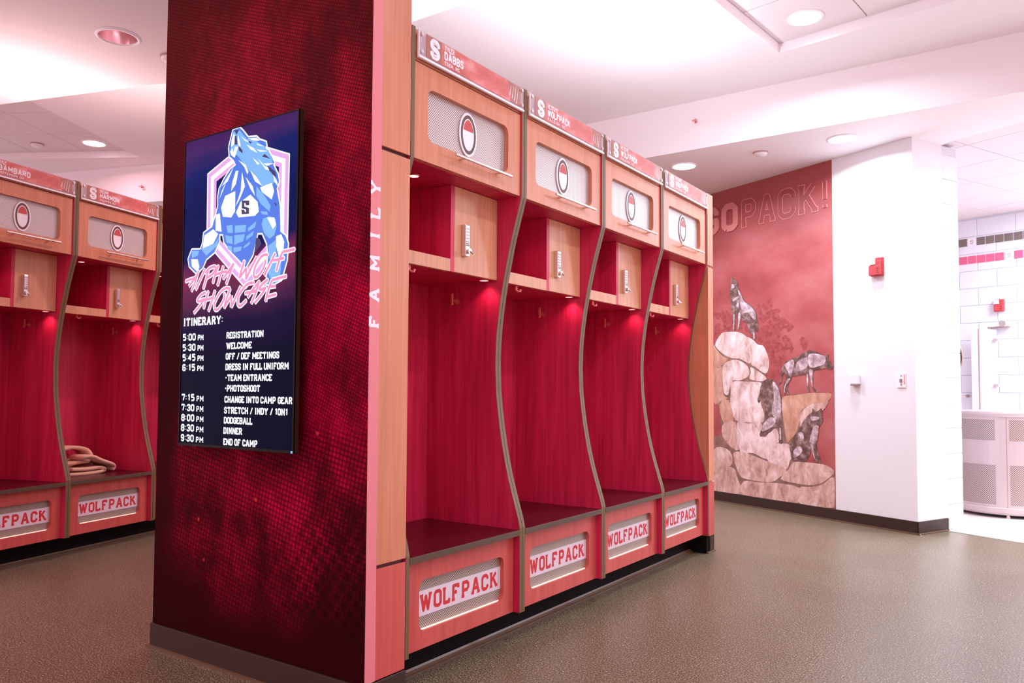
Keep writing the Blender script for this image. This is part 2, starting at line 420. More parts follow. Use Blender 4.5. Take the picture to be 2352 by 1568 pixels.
# rubber floor: brown with pale flecks
def floor_mat():
    m_ = mat('speckled_rubber_floor', (.1, .07, .06, 1), .42); nt, N, L, P = nodes(m_)
    mp = mapped(nt, (1, 1, 1))
    n1 = nd(nt, 'ShaderNodeTexNoise'); n1.inputs['Scale'].default_value = 150; n1.inputs['Detail'].default_value = 3; n1.inputs['Roughness'].default_value = .7
    n2 = nd(nt, 'ShaderNodeTexNoise'); n2.inputs['Scale'].default_value = 1.6; n2.inputs['Detail'].default_value = 4
    vo = nd(nt, 'ShaderNodeTexVoronoi'); vo.inputs['Scale'].default_value = 80
    for n in (n1, n2, vo): L.new(mp.outputs[0], n.inputs['Vector'])
    r1 = ramp(nt, [(.36, rgb(58, 49, 36)), (.52, rgb(108, 93, 72)), (.66, rgb(190, 174, 148))]); L.new(n1.outputs[0], r1.inputs[0])
    r2 = ramp(nt, [(.12, (1, 1, 1, 1)), (.2, (0, 0, 0, 1))]); L.new(vo.outputs['Distance'], r2.inputs[0])
    sep = nd(nt, 'ShaderNodeSeparateColor'); L.new(vo.outputs['Color'], sep.inputs[0])
    gate = math_(nt, 'MULTIPLY', r2.outputs[0], math_(nt, 'GREATER_THAN', sep.outputs[0], .62))
    c = mix(nt, gate, r1.outputs[0], rgb(206, 184, 168))
    r3 = ramp(nt, [(.3, (.86, .82, .80, 1)), (.7, (1, 1, 1, 1))]); L.new(n2.outputs[0], r3.inputs[0])
    mx = nd(nt, 'ShaderNodeMix', data_type='RGBA', blend_type='MULTIPLY'); mx.inputs[0].default_value = 1.0
    L.new(c, mx.inputs[6]); L.new(r3.outputs[0], mx.inputs[7]); L.new(mx.outputs[2], P.inputs['Base Color'])
    rr = ramp(nt, [(.3, (.27, .27, .27, 1)), (.7, (.42, .42, .42, 1))]); L.new(n1.outputs[0], rr.inputs[0]); L.new(rr.outputs[0], P.inputs['Roughness'])
    b = nd(nt, 'ShaderNodeBump'); b.inputs['Strength'].default_value = .12; b.inputs['Distance'].default_value = .001
    L.new(n1.outputs[0], b.inputs['Height']); L.new(b.outputs[0], P.inputs['Normal'])
    return m_
M['floor'] = floor_mat()

def halftone(nt, pitch, rot, rad=None, stagger=True):
    """0/1 dot screen in the object's x-z plane"""
    mp = mapped(nt, (1, 1, 1), rot=(0, rot, 0)); sx = nd(nt, 'ShaderNodeSeparateXYZ'); nt.links.new(mp.outputs[0], sx.inputs[0])
    u = math_(nt, 'MULTIPLY', sx.outputs[0], 1 / pitch); v = math_(nt, 'MULTIPLY', sx.outputs[2], 1 / pitch)
    def d(off):
        a = math_(nt, 'SUBTRACT', math_(nt, 'FRACT', math_(nt, 'ADD', u, 100 + off)), .5)
        b = math_(nt, 'SUBTRACT', math_(nt, 'FRACT', math_(nt, 'ADD', v, 100 + off)), .5)
        return math_(nt, 'ADD', math_(nt, 'MULTIPLY', a, a), math_(nt, 'MULTIPLY', b, b))
    dd = math_(nt, 'MINIMUM', d(0), d(.5)) if stagger else d(0)
    r = ramp(nt, [(.03, (1, 1, 1, 1)), (.10, (0, 0, 0, 1))]); nt.links.new(dd, r.inputs[0])
    return r.outputs[0]
def band(nt, sock, stops):
    r = ramp(nt, [(p, (v, v, v, 1)) for p, v in stops]); nt.links.new(sock, r.inputs[0]); return r.outputs[0]
def pier_mat():
    """dark crimson print with a dot screen, lighter clouds of dots at the middle"""
    m_ = mat('dark_crimson_print', (.02, 0, 0, 1), .7, spec=.04); nt, N, L, P = nodes(m_)
    tc = nd(nt, 'ShaderNodeTexCoord'); sx = nd(nt, 'ShaderNodeSeparateXYZ'); L.new(tc.outputs['Object'], sx.inputs[0])
    mp = mapped(nt, (1.1, 1, .8))
    n1 = nd(nt, 'ShaderNodeTexNoise'); n1.inputs['Scale'].default_value = 3.4; n1.inputs['Detail'].default_value = 6; n1.inputs['Roughness'].default_value = .62
    L.new(mp.outputs[0], n1.inputs['Vector'])
    n3 = nd(nt, 'ShaderNodeTexNoise'); n3.inputs['Scale'].default_value = 30; n3.inputs['Detail'].default_value = 3; L.new(mp.outputs[0], n3.inputs['Vector'])
    # clouds of ink of the print: round the display, at its right side and below it
    def cloud(cx, cz, rx, rz):
        a = math_(nt, 'MULTIPLY', math_(nt, 'SUBTRACT', sx.outputs[0], cx), 1 / rx); b = math_(nt, 'MULTIPLY', math_(nt, 'SUBTRACT', sx.outputs[2], cz), 1 / rz)
        d = math_(nt, 'ADD', math_(nt, 'MULTIPLY', a, a), math_(nt, 'MULTIPLY', b, b))
        d = math_(nt, 'ADD', math_(nt, 'MULTIPLY', d, .62), math_(nt, 'MULTIPLY', math_(nt, 'SUBTRACT', n1.outputs[0], .5), -1.1))
        return band(nt, d, [(0, 1), (.3, .72), (.6, .25), (1, 0)])
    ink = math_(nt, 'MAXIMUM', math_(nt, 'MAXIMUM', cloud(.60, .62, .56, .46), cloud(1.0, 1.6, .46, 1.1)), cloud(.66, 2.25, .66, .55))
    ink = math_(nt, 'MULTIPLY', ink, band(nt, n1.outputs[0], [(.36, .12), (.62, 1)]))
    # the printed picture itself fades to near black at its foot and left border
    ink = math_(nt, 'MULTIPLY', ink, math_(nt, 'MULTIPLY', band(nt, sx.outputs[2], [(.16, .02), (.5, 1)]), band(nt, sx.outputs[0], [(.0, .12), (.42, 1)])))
    fine = halftone(nt, .0185, R(24)); coarse = halftone(nt, .026, R(33))
    sel = band(nt, sx.outputs[2], [(.9, 0), (1.0, 1)])
    dots = math_(nt, 'ADD', math_(nt, 'MULTIPLY', fine, sel), math_(nt, 'MULTIPLY', coarse, math_(nt, 'SUBTRACT', 1.0, sel)))
    dots = math_(nt, 'MULTIPLY', dots, band(nt, n3.outputs[0], [(.3, .3), (.6, 1)]))
    amt = math_(nt, 'MULTIPLY', ink, math_(nt, 'ADD', .26, math_(nt, 'MULTIPLY', dots, .74)))
    base = mix(nt, amt, rgb(46, 2, 9), rgb(202, 8, 64))
    # brown-red haze of the print towards the top
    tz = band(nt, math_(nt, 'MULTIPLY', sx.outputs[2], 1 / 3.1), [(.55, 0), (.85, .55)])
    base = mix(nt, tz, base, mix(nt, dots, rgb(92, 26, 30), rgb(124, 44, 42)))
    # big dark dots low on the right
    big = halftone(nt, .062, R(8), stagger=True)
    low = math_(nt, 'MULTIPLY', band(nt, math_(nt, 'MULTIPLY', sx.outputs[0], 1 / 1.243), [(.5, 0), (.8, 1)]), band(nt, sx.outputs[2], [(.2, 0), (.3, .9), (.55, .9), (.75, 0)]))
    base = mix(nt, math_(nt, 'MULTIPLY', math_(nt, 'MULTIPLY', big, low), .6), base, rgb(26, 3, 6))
    # stray sparks
    vo = nd(nt, 'ShaderNodeTexVoronoi'); vo.inputs['Scale'].default_value = 7; L.new(tc.outputs['Object'], vo.inputs['Vector'])
    sc = nd(nt, 'ShaderNodeSeparateColor'); L.new(vo.outputs['Color'], sc.inputs[0])
    sp = math_(nt, 'MULTIPLY', band(nt, vo.outputs['Distance'], [(.03, 1), (.07, 0)]), math_(nt, 'GREATER_THAN', sc.outputs[1], .72))
    base = mix(nt, math_(nt, 'MULTIPLY', sp, .7), base, rgb(206, 70, 66))
    L.new(base, P.inputs['Base Color'])
    return m_
M['pier'] = pier_mat()
def mural_mat():
    m_ = mat('red_mural_print', (.6, .1, .1, 1), .5); nt, N, L, P = nodes(m_)
    tc = nd(nt, 'ShaderNodeTexCoord'); sx = nd(nt, 'ShaderNodeSeparateXYZ'); L.new(tc.outputs['Object'], sx.inputs[0])
    mp = mapped(nt, (1, 1, 1.5), rot=(0, R(30), 0))
    n1 = nd(nt, 'ShaderNodeTexNoise'); n1.inputs['Scale'].default_value = 1.8; n1.inputs['Detail'].default_value = 6; L.new(mp.outputs[0], n1.inputs['Vector'])
    c = ramp(nt, [(.34, rgb(156, 62, 62)), (.48, rgb(176, 84, 84)), (.66, rgb(190, 110, 110))]); L.new(n1.outputs[0], c.inputs[0])
    hz = band(nt, math_(nt, 'MULTIPLY', sx.outputs[2], 1 / 3.1), [(.78, 0), (.86, .85), (1, .8)])
    base = mix(nt, hz, c.outputs[0], rgb(160, 70, 70))
    dots = halftone(nt, .021, R(28))
    base = mix(nt, math_(nt, 'MULTIPLY', dots, .35), base, rgb(138, 48, 52))
    L.new(base, P.inputs['Base Color'])
    return m_
M['mural'] = mural_mat()
def screen_mat():
    """lit display: navy and purple cloud background"""
    m_ = mat('lit_screen_background', (0, 0, 0, 1), .2, spec=.03); nt, N, L, P = nodes(m_)
    tc = nd(nt, 'ShaderNodeTexCoord'); sx = nd(nt, 'ShaderNodeSeparateXYZ'); L.new(tc.outputs['Object'], sx.inputs[0])
    mp = mapped(nt, (1.2, 1, 3.2))
    n1 = nd(nt, 'ShaderNodeTexNoise'); n1.inputs['Scale'].default_value = 2.0; n1.inputs['Detail'].default_value = 2; L.new(mp.outputs[0], n1.inputs['Vector'])
    z = math_(nt, 'ADD', math_(nt, 'MULTIPLY', sx.outputs[2], 1 / 1.225), math_(nt, 'MULTIPLY', math_(nt, 'SUBTRACT', n1.outputs[0], .5), .16))
    z = math_(nt, 'ADD', z, math_(nt, 'MULTIPLY', sx.outputs[0], -.05))
    r = ramp(nt, [(0, rgb(4, 6, 34)), (.28, rgb(5, 6, 38)), (.37, rgb(24, 12, 56)), (.45, rgb(80, 34, 74)), (.53, rgb(140, 44, 84)), (.6, rgb(14, 22, 86)), (.74, rgb(8, 20, 84)), (.86, rgb(22, 34, 104)), (.93, rgb(74, 40, 104)), (1, rgb(70, 30, 96))])
    L.new(z, r.inputs[0])
    P.inputs['Base Color'].default_value = (.001, .001, .002, 1)
    L.new(r.outputs[0], P.inputs['Emission Color']); P.inputs['Emission Strength'].default_value = .85
    return m_
M['screen'] = screen_mat()
def glow(name, c, s=.9):
    return mat(name, (.02, .02, .02, 1), .3, emit=c, strength=s)
M['g_white'] = glow('screen_white', rgb(240, 246, 255), 1.05)
M['g_pink'] = glow('screen_pink', rgb(226, 164, 230))
M['g_rose'] = glow('screen_rose', rgb(236, 140, 186))
M['g_blue'] = glow('screen_blue', rgb(44, 112, 226))
M['g_light'] = glow('screen_light_blue', rgb(112, 178, 252))
M['g_dark'] = glow('screen_navy', rgb(12, 24, 84))
M['g_cyan'] = glow('screen_standby', rgb(140, 190, 255))

# outlines of the printed mural (metres along the wall, height) and of the display picture (metres on the screen)
MURAL_WOLVES = {'howling': [(0.242, 2.2), (0.255, 2.205), (0.268, 2.19), (0.28, 2.162), (0.31, 2.156), (0.331, 2.131), (0.335, 2.098), (0.349, 2.082), (0.339, 2.062), (0.372, 2.016), (0.409, 1.949), (0.454, 1.919), (0.503, 1.889), (0.539, 1.848), (0.559, 1.809), (0.57, 1.751), (0.578, 1.7), (0.569, 1.651), (0.553, 1.642), (0.545, 1.671), (0.539, 1.621), (0.536, 1.565), (0.516, 1.575), (0.509, 1.613), (0.492, 1.624), (0.464, 1.67), (0.44, 1.722), (0.42, 1.743), (0.387, 1.761), (0.366, 1.785), (0.353, 1.735), (0.34, 1.678), (0.323, 1.669), (0.319, 1.705), (0.328, 1.749), (0.327, 1.801), (0.311, 1.828), (0.304, 1.79), (0.294, 1.739), (0.289, 1.674), (0.272, 1.662), (0.269, 1.702), (0.264, 1.767), (0.265, 1.832), (0.248, 1.879), (0.242, 1.938), (0.234, 2.004), (0.232, 2.07), (0.241, 2.128), (0.244, 2.167)], 'standing': [(0.806, 1.148), (0.834, 1.197), (0.84, 1.25), (0.85, 1.303), (0.868, 1.325), (0.887, 1.347), (0.961, 1.379), (1.033, 1.395), (1.087, 1.43), (1.139, 1.442), (1.191, 1.44), (1.25, 1.416), (1.301, 1.393), (1.321, 1.396), (1.346, 1.402), (1.338, 1.374), (1.354, 1.356), (1.366, 1.32), (1.386, 1.298), (1.373, 1.274), (1.34, 1.278), (1.307, 1.286), (1.257, 1.276), (1.206, 1.27), (1.189, 1.259), (1.18, 1.223), (1.184, 1.187), (1.174, 1.136), (1.195, 1.111), (1.233, 1.083), (1.204, 1.082), (1.174, 1.115), (1.158, 1.173), (1.15, 1.224), (1.141, 1.246), (1.136, 1.209), (1.137, 1.144), (1.148, 1.082), (1.13, 1.082), (1.118, 1.144), (1.11, 1.224), (1.067, 1.232), (0.995, 1.222), (0.963, 1.222), (0.949, 1.189), (0.917, 1.152), (0.912, 1.099), (0.93, 1.058), (0.907, 1.058), (0.894, 1.099), (0.888, 1.058), (0.875, 1.058), (0.861, 1.107), (0.857, 1.137), (0.876, 1.167), (0.894, 1.182), (0.886, 1.227), (0.872, 1.25), (0.858, 1.235), (0.848, 1.19), (0.829, 1.152)], 'climbing': [(0.577, 0.974), (0.562, 1.005), (0.588, 1.067), (0.598, 1.122), (0.628, 1.176), (0.677, 1.195), (0.744, 1.19), (0.792, 1.152), (0.824, 1.099), (0.842, 1.024), (0.845, 0.949), (0.845, 0.874), (0.844, 0.798), (0.839, 0.753), (0.838, 0.686), (0.851, 0.619), (0.814, 0.613), (0.805, 0.661), (0.806, 0.759), (0.759, 0.75), (0.711, 0.709), (0.652, 0.687), (0.603, 0.662), (0.584, 0.68), (0.609, 0.735), (0.634, 0.79), (0.644, 0.852), (0.655, 0.906), (0.631, 1.006), (0.622, 1.037), (0.607, 1.013), (0.597, 0.99)], 'sitting': [(1.172, 0.941), (1.193, 0.924), (1.227, 0.917), (1.265, 0.943), (1.273, 0.908), (1.268, 0.872), (1.281, 0.858), (1.272, 0.822), (1.251, 0.8), (1.233, 0.742), (1.224, 0.67), (1.21, 0.627), (1.222, 0.57), (1.255, 0.484), (1.221, 0.477), (1.187, 0.496), (1.163, 0.559), (1.15, 0.601), (1.145, 0.55), (1.11, 0.49), (1.101, 0.471), (1.057, 0.468), (1.004, 0.474), (0.95, 0.477), (0.933, 0.542), (0.924, 0.601), (0.98, 0.693), (1.043, 0.77), (1.079, 0.83), (1.141, 0.89), (1.171, 0.905)]}
MURAL_SHINE = {'howling': [[(0.339, 2.059), (0.372, 2.007), (0.409, 1.942), (0.495, 1.883), (0.539, 1.835), (0.552, 1.784), (0.53, 1.757), (0.494, 1.795), (0.454, 1.83), (0.387, 1.835), (0.371, 1.875), (0.351, 1.96)], [(0.254, 2.123), (0.28, 2.12), (0.288, 2.09), (0.254, 2.084)], [(0.337, 1.833), (0.362, 1.831), (0.353, 1.748), (0.34, 1.684), (0.327, 1.685), (0.332, 1.762)], [(0.273, 1.825), (0.29, 1.823), (0.284, 1.752), (0.281, 1.675), (0.274, 1.675), (0.272, 1.766)], [(0.27, 1.975), (0.338, 2.0), (0.351, 1.986), (0.278, 1.954)], [(0.312, 1.919), (0.342, 1.948), (0.342, 1.903), (0.321, 1.892)], [(0.521, 1.629), (0.535, 1.621), (0.532, 1.571), (0.52, 1.578)]], 'standing': [[(0.887, 1.332), (0.97, 1.367), (0.983, 1.322), (0.959, 1.248), (0.932, 1.226), (0.914, 1.264), (0.887, 1.302)], [(1.015, 1.344), (1.112, 1.385), (1.134, 1.355), (1.12, 1.297), (1.049, 1.262), (1.005, 1.277)], [(1.148, 1.413), (1.292, 1.393), (1.304, 1.329), (1.206, 1.295), (1.155, 1.296), (1.138, 1.333)], [(1.141, 1.267), (1.18, 1.267), (1.175, 1.194), (1.178, 1.129), (1.166, 1.144)], [(1.115, 1.231), (1.132, 1.231), (1.129, 1.144), (1.12, 1.144)], [(0.904, 1.189), (0.94, 1.196), (0.885, 1.129), (0.884, 1.069), (0.871, 1.107)]], 'climbing': [[(0.744, 1.175), (0.796, 1.129), (0.823, 1.054), (0.836, 0.964), (0.831, 0.873), (0.788, 0.826), (0.741, 0.87), (0.732, 0.931), (0.752, 0.992), (0.753, 1.068)], [(0.639, 0.79), (0.712, 0.847), (0.778, 0.826), (0.749, 0.772), (0.653, 0.722), (0.609, 0.72)], [(0.815, 0.745), (0.834, 0.745), (0.831, 0.655), (0.819, 0.655)]], 'sitting': [[(1.182, 0.776), (1.234, 0.785), (1.215, 0.684), (1.172, 0.631), (1.138, 0.651)], [(1.025, 0.718), (1.069, 0.72), (1.077, 0.662), (1.033, 0.645)], [(1.138, 0.644), (1.172, 0.617), (1.188, 0.525), (1.196, 0.497), (1.171, 0.545)], [(0.969, 0.56), (1.041, 0.601), (1.058, 0.551), (0.986, 0.502)], [(1.149, 0.861), (1.192, 0.87), (1.243, 0.864), (1.226, 0.842), (1.166, 0.833)]]}
MURAL_ROCKS = [[(0.009, 1.541), (0.06, 1.603), (0.114, 1.656), (0.209, 1.666), (0.313, 1.66), (0.414, 1.615), (0.512, 1.572), (0.57, 1.523), (0.627, 1.513), (0.668, 1.459), (0.705, 1.353), (0.681, 1.257), (0.653, 1.235), (0.681, 1.19), (0.736, 1.183), (0.826, 1.036), (1.004, 1.059), (1.14, 1.074), (1.272, 1.075), (1.365, 1.069), (1.344, 1.014), (1.287, 0.931), (1.204, 0.845), (1.12, 0.8), (1.051, 0.727), (0.964, 0.651), (0.946, 0.593), (0.966, 0.537), (0.965, 0.466), (1.133, 0.472), (1.296, 0.465), (1.388, 0.419), (1.388, 0.102), (-0.002, 0.089), (0.002, 0.635), (0.117, 0.657), (0.096, 0.774), (0.076, 0.932), (0.005, 0.971)], [(0.027, 1.556), (0.114, 1.656), (0.209, 1.663), (0.333, 1.655), (0.434, 1.606), (0.482, 1.52), (0.501, 1.397), (0.471, 1.344), (0.351, 1.394), (0.29, 1.396), (0.207, 1.414), (0.134, 1.448), (0.059, 1.499)], [(0.437, 1.602), (0.512, 1.572), (0.57, 1.523), (0.631, 1.51), (0.668, 1.459), (0.705, 1.353), (0.681, 1.257), (0.625, 1.258), (0.548, 1.305), (0.49, 1.336), (0.501, 1.397), (0.484, 1.52)], [(0.133, 1.345), (0.238, 1.386), (0.331, 1.384), (0.431, 1.338), (0.47, 1.276), (0.45, 1.223), (0.349, 1.185), (0.257, 1.186), (0.215, 1.107), (0.194, 1.045), (0.141, 1.06), (0.125, 1.155), (0.121, 1.25)], [(0.48, 1.314), (0.567, 1.274), (0.625, 1.243), (0.671, 1.198), (0.605, 1.176), (0.469, 1.199), (0.48, 1.26)], [(0.008, 1.348), (0.057, 1.315), (0.118, 1.329), (0.121, 1.155), (0.141, 1.044), (0.193, 1.013), (0.098, 0.98), (0.005, 0.971)], [(0.009, 1.541), (0.037, 1.508), (0.133, 1.424), (0.197, 1.398), (0.143, 1.353), (0.079, 1.322), (0.008, 1.348)], [(0.247, 1.178), (0.449, 1.177), (0.605, 1.168), (0.633, 1.093), (0.603, 0.974), (0.64, 0.885), (0.629, 0.795), (0.426, 0.787), (0.285, 0.805), (0.224, 0.935), (0.229, 1.092)], [(0.08, 0.948), (0.204, 0.998), (0.264, 0.804), (0.139, 0.768)], [(0.128, 0.763), (0.295, 0.782), (0.333, 0.522), (0.2, 0.56), (0.117, 0.649)], [(0.305, 0.782), (0.446, 0.78), (0.601, 0.794), (0.619, 0.705), (0.6, 0.674), (0.656, 0.663), (0.713, 0.725), (0.787, 0.743), (0.813, 0.628), (0.693, 0.576), (0.673, 0.457), (0.502, 0.503), (0.343, 0.507)], [(0.674, 0.575), (0.73, 0.608), (0.893, 0.618), (0.946, 0.578), (0.966, 0.523), (0.927, 0.462), (0.891, 0.388), (0.783, 0.393), (0.673, 0.449)], [(0.257, 0.47), (0.282, 0.503), (0.403, 0.504), (0.673, 0.442), (0.891, 0.388), (0.818, 0.309), (0.726, 0.256), (0.557, 0.246), (0.401, 0.253), (0.341, 0.277), (0.281, 0.379)], [(0.001, 0.499), (0.094, 0.537), (0.22, 0.499), (0.251, 0.408), (0.198, 0.349), (0.0, 0.359)], [(0.0, 0.353), (0.25, 0.346), (0.301, 0.273), (0.38, 0.114), (0.339, 0.101), (-0.002, 0.093)], [(0.97, 0.459), (1.133, 0.468), (1.296, 0.462), (1.385, 0.418), (1.343, 0.36), (1.246, 0.296), (1.13, 0.27), (0.96, 0.273), (0.818, 0.294), (0.908, 0.389)], [(0.381, 0.228), (0.557, 0.238), (0.781, 0.254), (1.028, 0.238), (1.009, 0.099), (0.38, 0.098)], [(1.028, 0.238), (1.13, 0.256), (1.262, 0.291), (1.387, 0.364), (1.383, 0.108), (1.026, 0.099)], [(0.853, 1.033), (1.004, 1.055), (1.14, 1.074), (1.272, 1.075), (1.365, 1.069), (1.344, 1.014), (1.239, 0.985), (1.139, 0.969), (1.054, 0.911), (1.035, 0.825), (1.0, 0.724), (0.947, 0.664), (0.893, 0.632), (0.86, 0.804), (0.843, 0.92)], [(1.139, 0.969), (1.239, 0.985), (1.336, 1.007), (1.295, 0.938), (1.254, 0.916), (1.172, 0.914), (1.12, 0.828), (1.052, 0.755), (1.035, 0.825), (1.054, 0.904)]]
MURAL_TREES = [[(0.169, 1.835), (0.476, 1.888), (0.613, 1.936), (0.744, 1.909), (0.835, 1.812), (0.951, 1.752), (0.941, 1.644), (0.904, 1.501), (1.044, 1.523), (1.146, 1.532), (1.129, 1.462), (0.974, 1.44), (0.866, 1.356), (0.829, 1.24), (0.736, 1.153), (0.662, 1.243), (0.711, 1.361), (0.665, 1.482), (0.57, 1.546), (0.414, 1.631), (0.167, 1.645), (0.009, 1.573), (0.012, 1.961)]]
DISPLAY_ART = {'hexagon': [(0.159, 1.067), (0.398, 1.154), (0.639, 1.066), (0.637, 0.756), (0.408, 0.602), (0.163, 0.796)], 'figure': [(0.289, 1.155), (0.299, 1.181), (0.313, 1.216), (0.353, 1.218), (0.375, 1.2), (0.404, 1.171), (0.454, 1.165), (0.472, 1.15), (0.51, 1.135), (0.514, 1.12), (0.504, 1.113), (0.525, 1.101), (0.56, 1.051), (0.554, 1.043), (0.581, 1.003), (0.589, 0.976), (0.576, 0.951), (0.584, 0.924), (0.595, 0.887), (0.599, 0.834), (0.601, 0.791), (0.63, 0.772), (0.644, 0.743), (0.639, 0.683), (0.612, 0.616), (0.566, 0.602), (0.529, 0.605), (0.531, 0.666), (0.536, 0.71), (0.528, 0.754), (0.5, 0.797), (0.472, 0.8), (0.46, 0.761), (0.447, 0.722), (0.406, 0.677), (0.362, 0.712), (0.317, 0.744), (0.272, 0.785), (0.263, 0.818), (0.24, 0.821), (0.241, 0.793), (0.212, 0.753), (0.159, 0.73), (0.137, 0.699), (0.099, 0.678), (0.049, 0.711), (0.04, 0.741), (0.063, 0.777), (0.119, 0.772), (0.134, 0.794), (0.14, 0.836), (0.193, 0.854), (0.215, 0.899), (0.229, 0.934), (0.227, 0.972), (0.234, 0.999), (0.263, 1.033), (0.299, 1.064), (0.335, 1.077), (0.32, 1.098), (0.294, 1.117)], 'light': [[(0.316, 1.208), (0.353, 1.208), (0.397, 1.168), (0.455, 1.149), (0.504, 1.118), (0.532, 1.091), (0.553, 1.052), (0.526, 1.051), (0.548, 1.017), (0.575, 0.986), (0.556, 0.972), (0.495, 0.972), (0.452, 1.014), (0.394, 1.059), (0.349, 1.107), (0.3, 1.139), (0.304, 1.18)], [(0.502, 0.85), (0.539, 0.855), (0.573, 0.842), (0.58, 0.81), (0.568, 0.781), (0.541, 0.771), (0.51, 0.796), (0.495, 0.829)], [(0.535, 0.745), (0.575, 0.763), (0.583, 0.71), (0.597, 0.691), (0.543, 0.696)], [(0.122, 0.776), (0.211, 0.786), (0.241, 0.811), (0.227, 0.775), (0.159, 0.744)], [(0.063, 0.772), (0.111, 0.768), (0.104, 0.749), (0.064, 0.743)], [(0.284, 0.848), (0.321, 0.849), (0.326, 0.816), (0.293, 0.82)], [(0.336, 0.843), (0.404, 0.839), (0.402, 0.812), (0.337, 0.815)], [(0.416, 0.824), (0.464, 0.846), (0.458, 0.824), (0.416, 0.811)], [(0.278, 0.812), (0.323, 0.803), (0.324, 0.773), (0.287, 0.783)], [(0.334, 0.806), (0.398, 0.804), (0.389, 0.778), (0.335, 0.769)], [(0.406, 0.794), (0.451, 0.811), (0.445, 0.794), (0.406, 0.78)], [(0.291, 0.771), (0.32, 0.766), (0.323, 0.743), (0.295, 0.757)], [(0.331, 0.76), (0.382, 0.758), (0.375, 0.743), (0.332, 0.74)], [(0.393, 0.759), (0.431, 0.773), (0.425, 0.76), (0.393, 0.75)], [(0.544, 0.687), (0.61, 0.681), (0.605, 0.63), (0.559, 0.611), (0.538, 0.644)], [(0.46, 0.977), (0.509, 0.934), (0.544, 0.894), (0.538, 0.872), (0.49, 0.905), (0.461, 0.94)], [(0.487, 0.879), (0.525, 0.874), (0.532, 0.86), (0.498, 0.866)]], 'white': [[(0.248, 0.923), (0.273, 0.966), (0.335, 0.976), (0.336, 0.898), (0.313, 0.877), (0.261, 0.886)], [(0.342, 0.892), (0.369, 0.93), (0.426, 0.95), (0.469, 0.917), (0.478, 0.88), (0.456, 0.866), (0.357, 0.872)], [(0.215, 0.899), (0.241, 0.902), (0.255, 0.828), (0.217, 0.837)], [(0.144, 0.826), (0.202, 0.844), (0.233, 0.822), (0.204, 0.787), (0.134, 0.775)], [(0.578, 0.776), (0.607, 0.781), (0.624, 0.753), (0.619, 0.706), (0.596, 0.7), (0.579, 0.741)], [(0.525, 0.852), (0.566, 0.847), (0.577, 0.819), (0.56, 0.804)], [(0.481, 0.969), (0.549, 0.977), (0.563, 0.944), (0.55, 0.915), (0.495, 0.949)], [(0.317, 1.201), (0.328, 1.19), (0.322, 1.158), (0.304, 1.152), (0.306, 1.18)], [(0.346, 1.191), (0.362, 1.147), (0.352, 1.139), (0.343, 1.168)], [(0.361, 1.184), (0.39, 1.165), (0.419, 1.15), (0.391, 1.158)], [(0.405, 1.167), (0.454, 1.162), (0.475, 1.145), (0.433, 1.155)], [(0.398, 1.145), (0.441, 1.124), (0.463, 1.102), (0.42, 1.123)], [(0.455, 1.14), (0.511, 1.117), (0.462, 1.132)], [(0.456, 1.117), (0.525, 1.098), (0.477, 1.104)], [(0.349, 1.094), (0.394, 1.068), (0.412, 1.038), (0.405, 1.03), (0.387, 1.06)], [(0.435, 1.089), (0.478, 1.059), (0.464, 1.057)], [(0.463, 1.084), (0.506, 1.046), (0.561, 1.019), (0.513, 1.031)], [(0.499, 1.056), (0.56, 1.048), (0.52, 1.044)], [(0.423, 1.041), (0.459, 1.013), (0.495, 0.972), (0.452, 0.996)], [(0.554, 1.012), (0.579, 0.977), (0.583, 0.959), (0.562, 0.98)], [(0.336, 1.054), (0.351, 1.052), (0.338, 1.003), (0.309, 0.979), (0.316, 1.016)], [(0.373, 1.044), (0.393, 0.986), (0.362, 0.94), (0.337, 0.916), (0.368, 0.971)], [(0.321, 1.07), (0.285, 1.039), (0.249, 1.007), (0.286, 1.02)], [(0.278, 1.021), (0.257, 0.987), (0.236, 0.957), (0.25, 0.988)], [(0.297, 1.135), (0.311, 1.146), (0.319, 1.126), (0.326, 1.148), (0.348, 1.147), (0.327, 1.106), (0.305, 1.119)], [(0.395, 1.022), (0.439, 0.98), (0.454, 0.941), (0.425, 0.972)], [(0.06, 0.739), (0.104, 0.735), (0.117, 0.701), (0.098, 0.688), (0.065, 0.71)]], 'dark': [[(0.322, 1.214), (0.349, 1.209), (0.335, 1.193)], [(0.324, 1.19), (0.335, 1.191), (0.342, 1.155), (0.324, 1.157)], [(0.348, 1.151), (0.374, 1.126), (0.374, 1.115), (0.352, 1.13)], [(0.405, 1.158), (0.43, 1.149), (0.42, 1.144)], [(0.466, 0.783), (0.487, 0.776), (0.498, 0.757), (0.454, 0.722)], [(0.376, 0.934), (0.421, 0.928), (0.421, 0.91), (0.402, 0.912), (0.398, 0.921), (0.391, 0.922), (0.392, 0.909), (0.42, 0.901), (0.421, 0.878), (0.378, 0.881), (0.374, 0.9), (0.392, 0.897), (0.396, 0.888), (0.403, 0.887), (0.403, 0.896), (0.377, 0.904)], [(0.505, 1.091), (0.539, 1.067), (0.491, 1.084)], [(0.52, 1.048), (0.568, 1.014), (0.572, 0.991), (0.534, 1.024)], [(0.564, 0.904), (0.578, 0.894), (0.575, 0.885)]]}
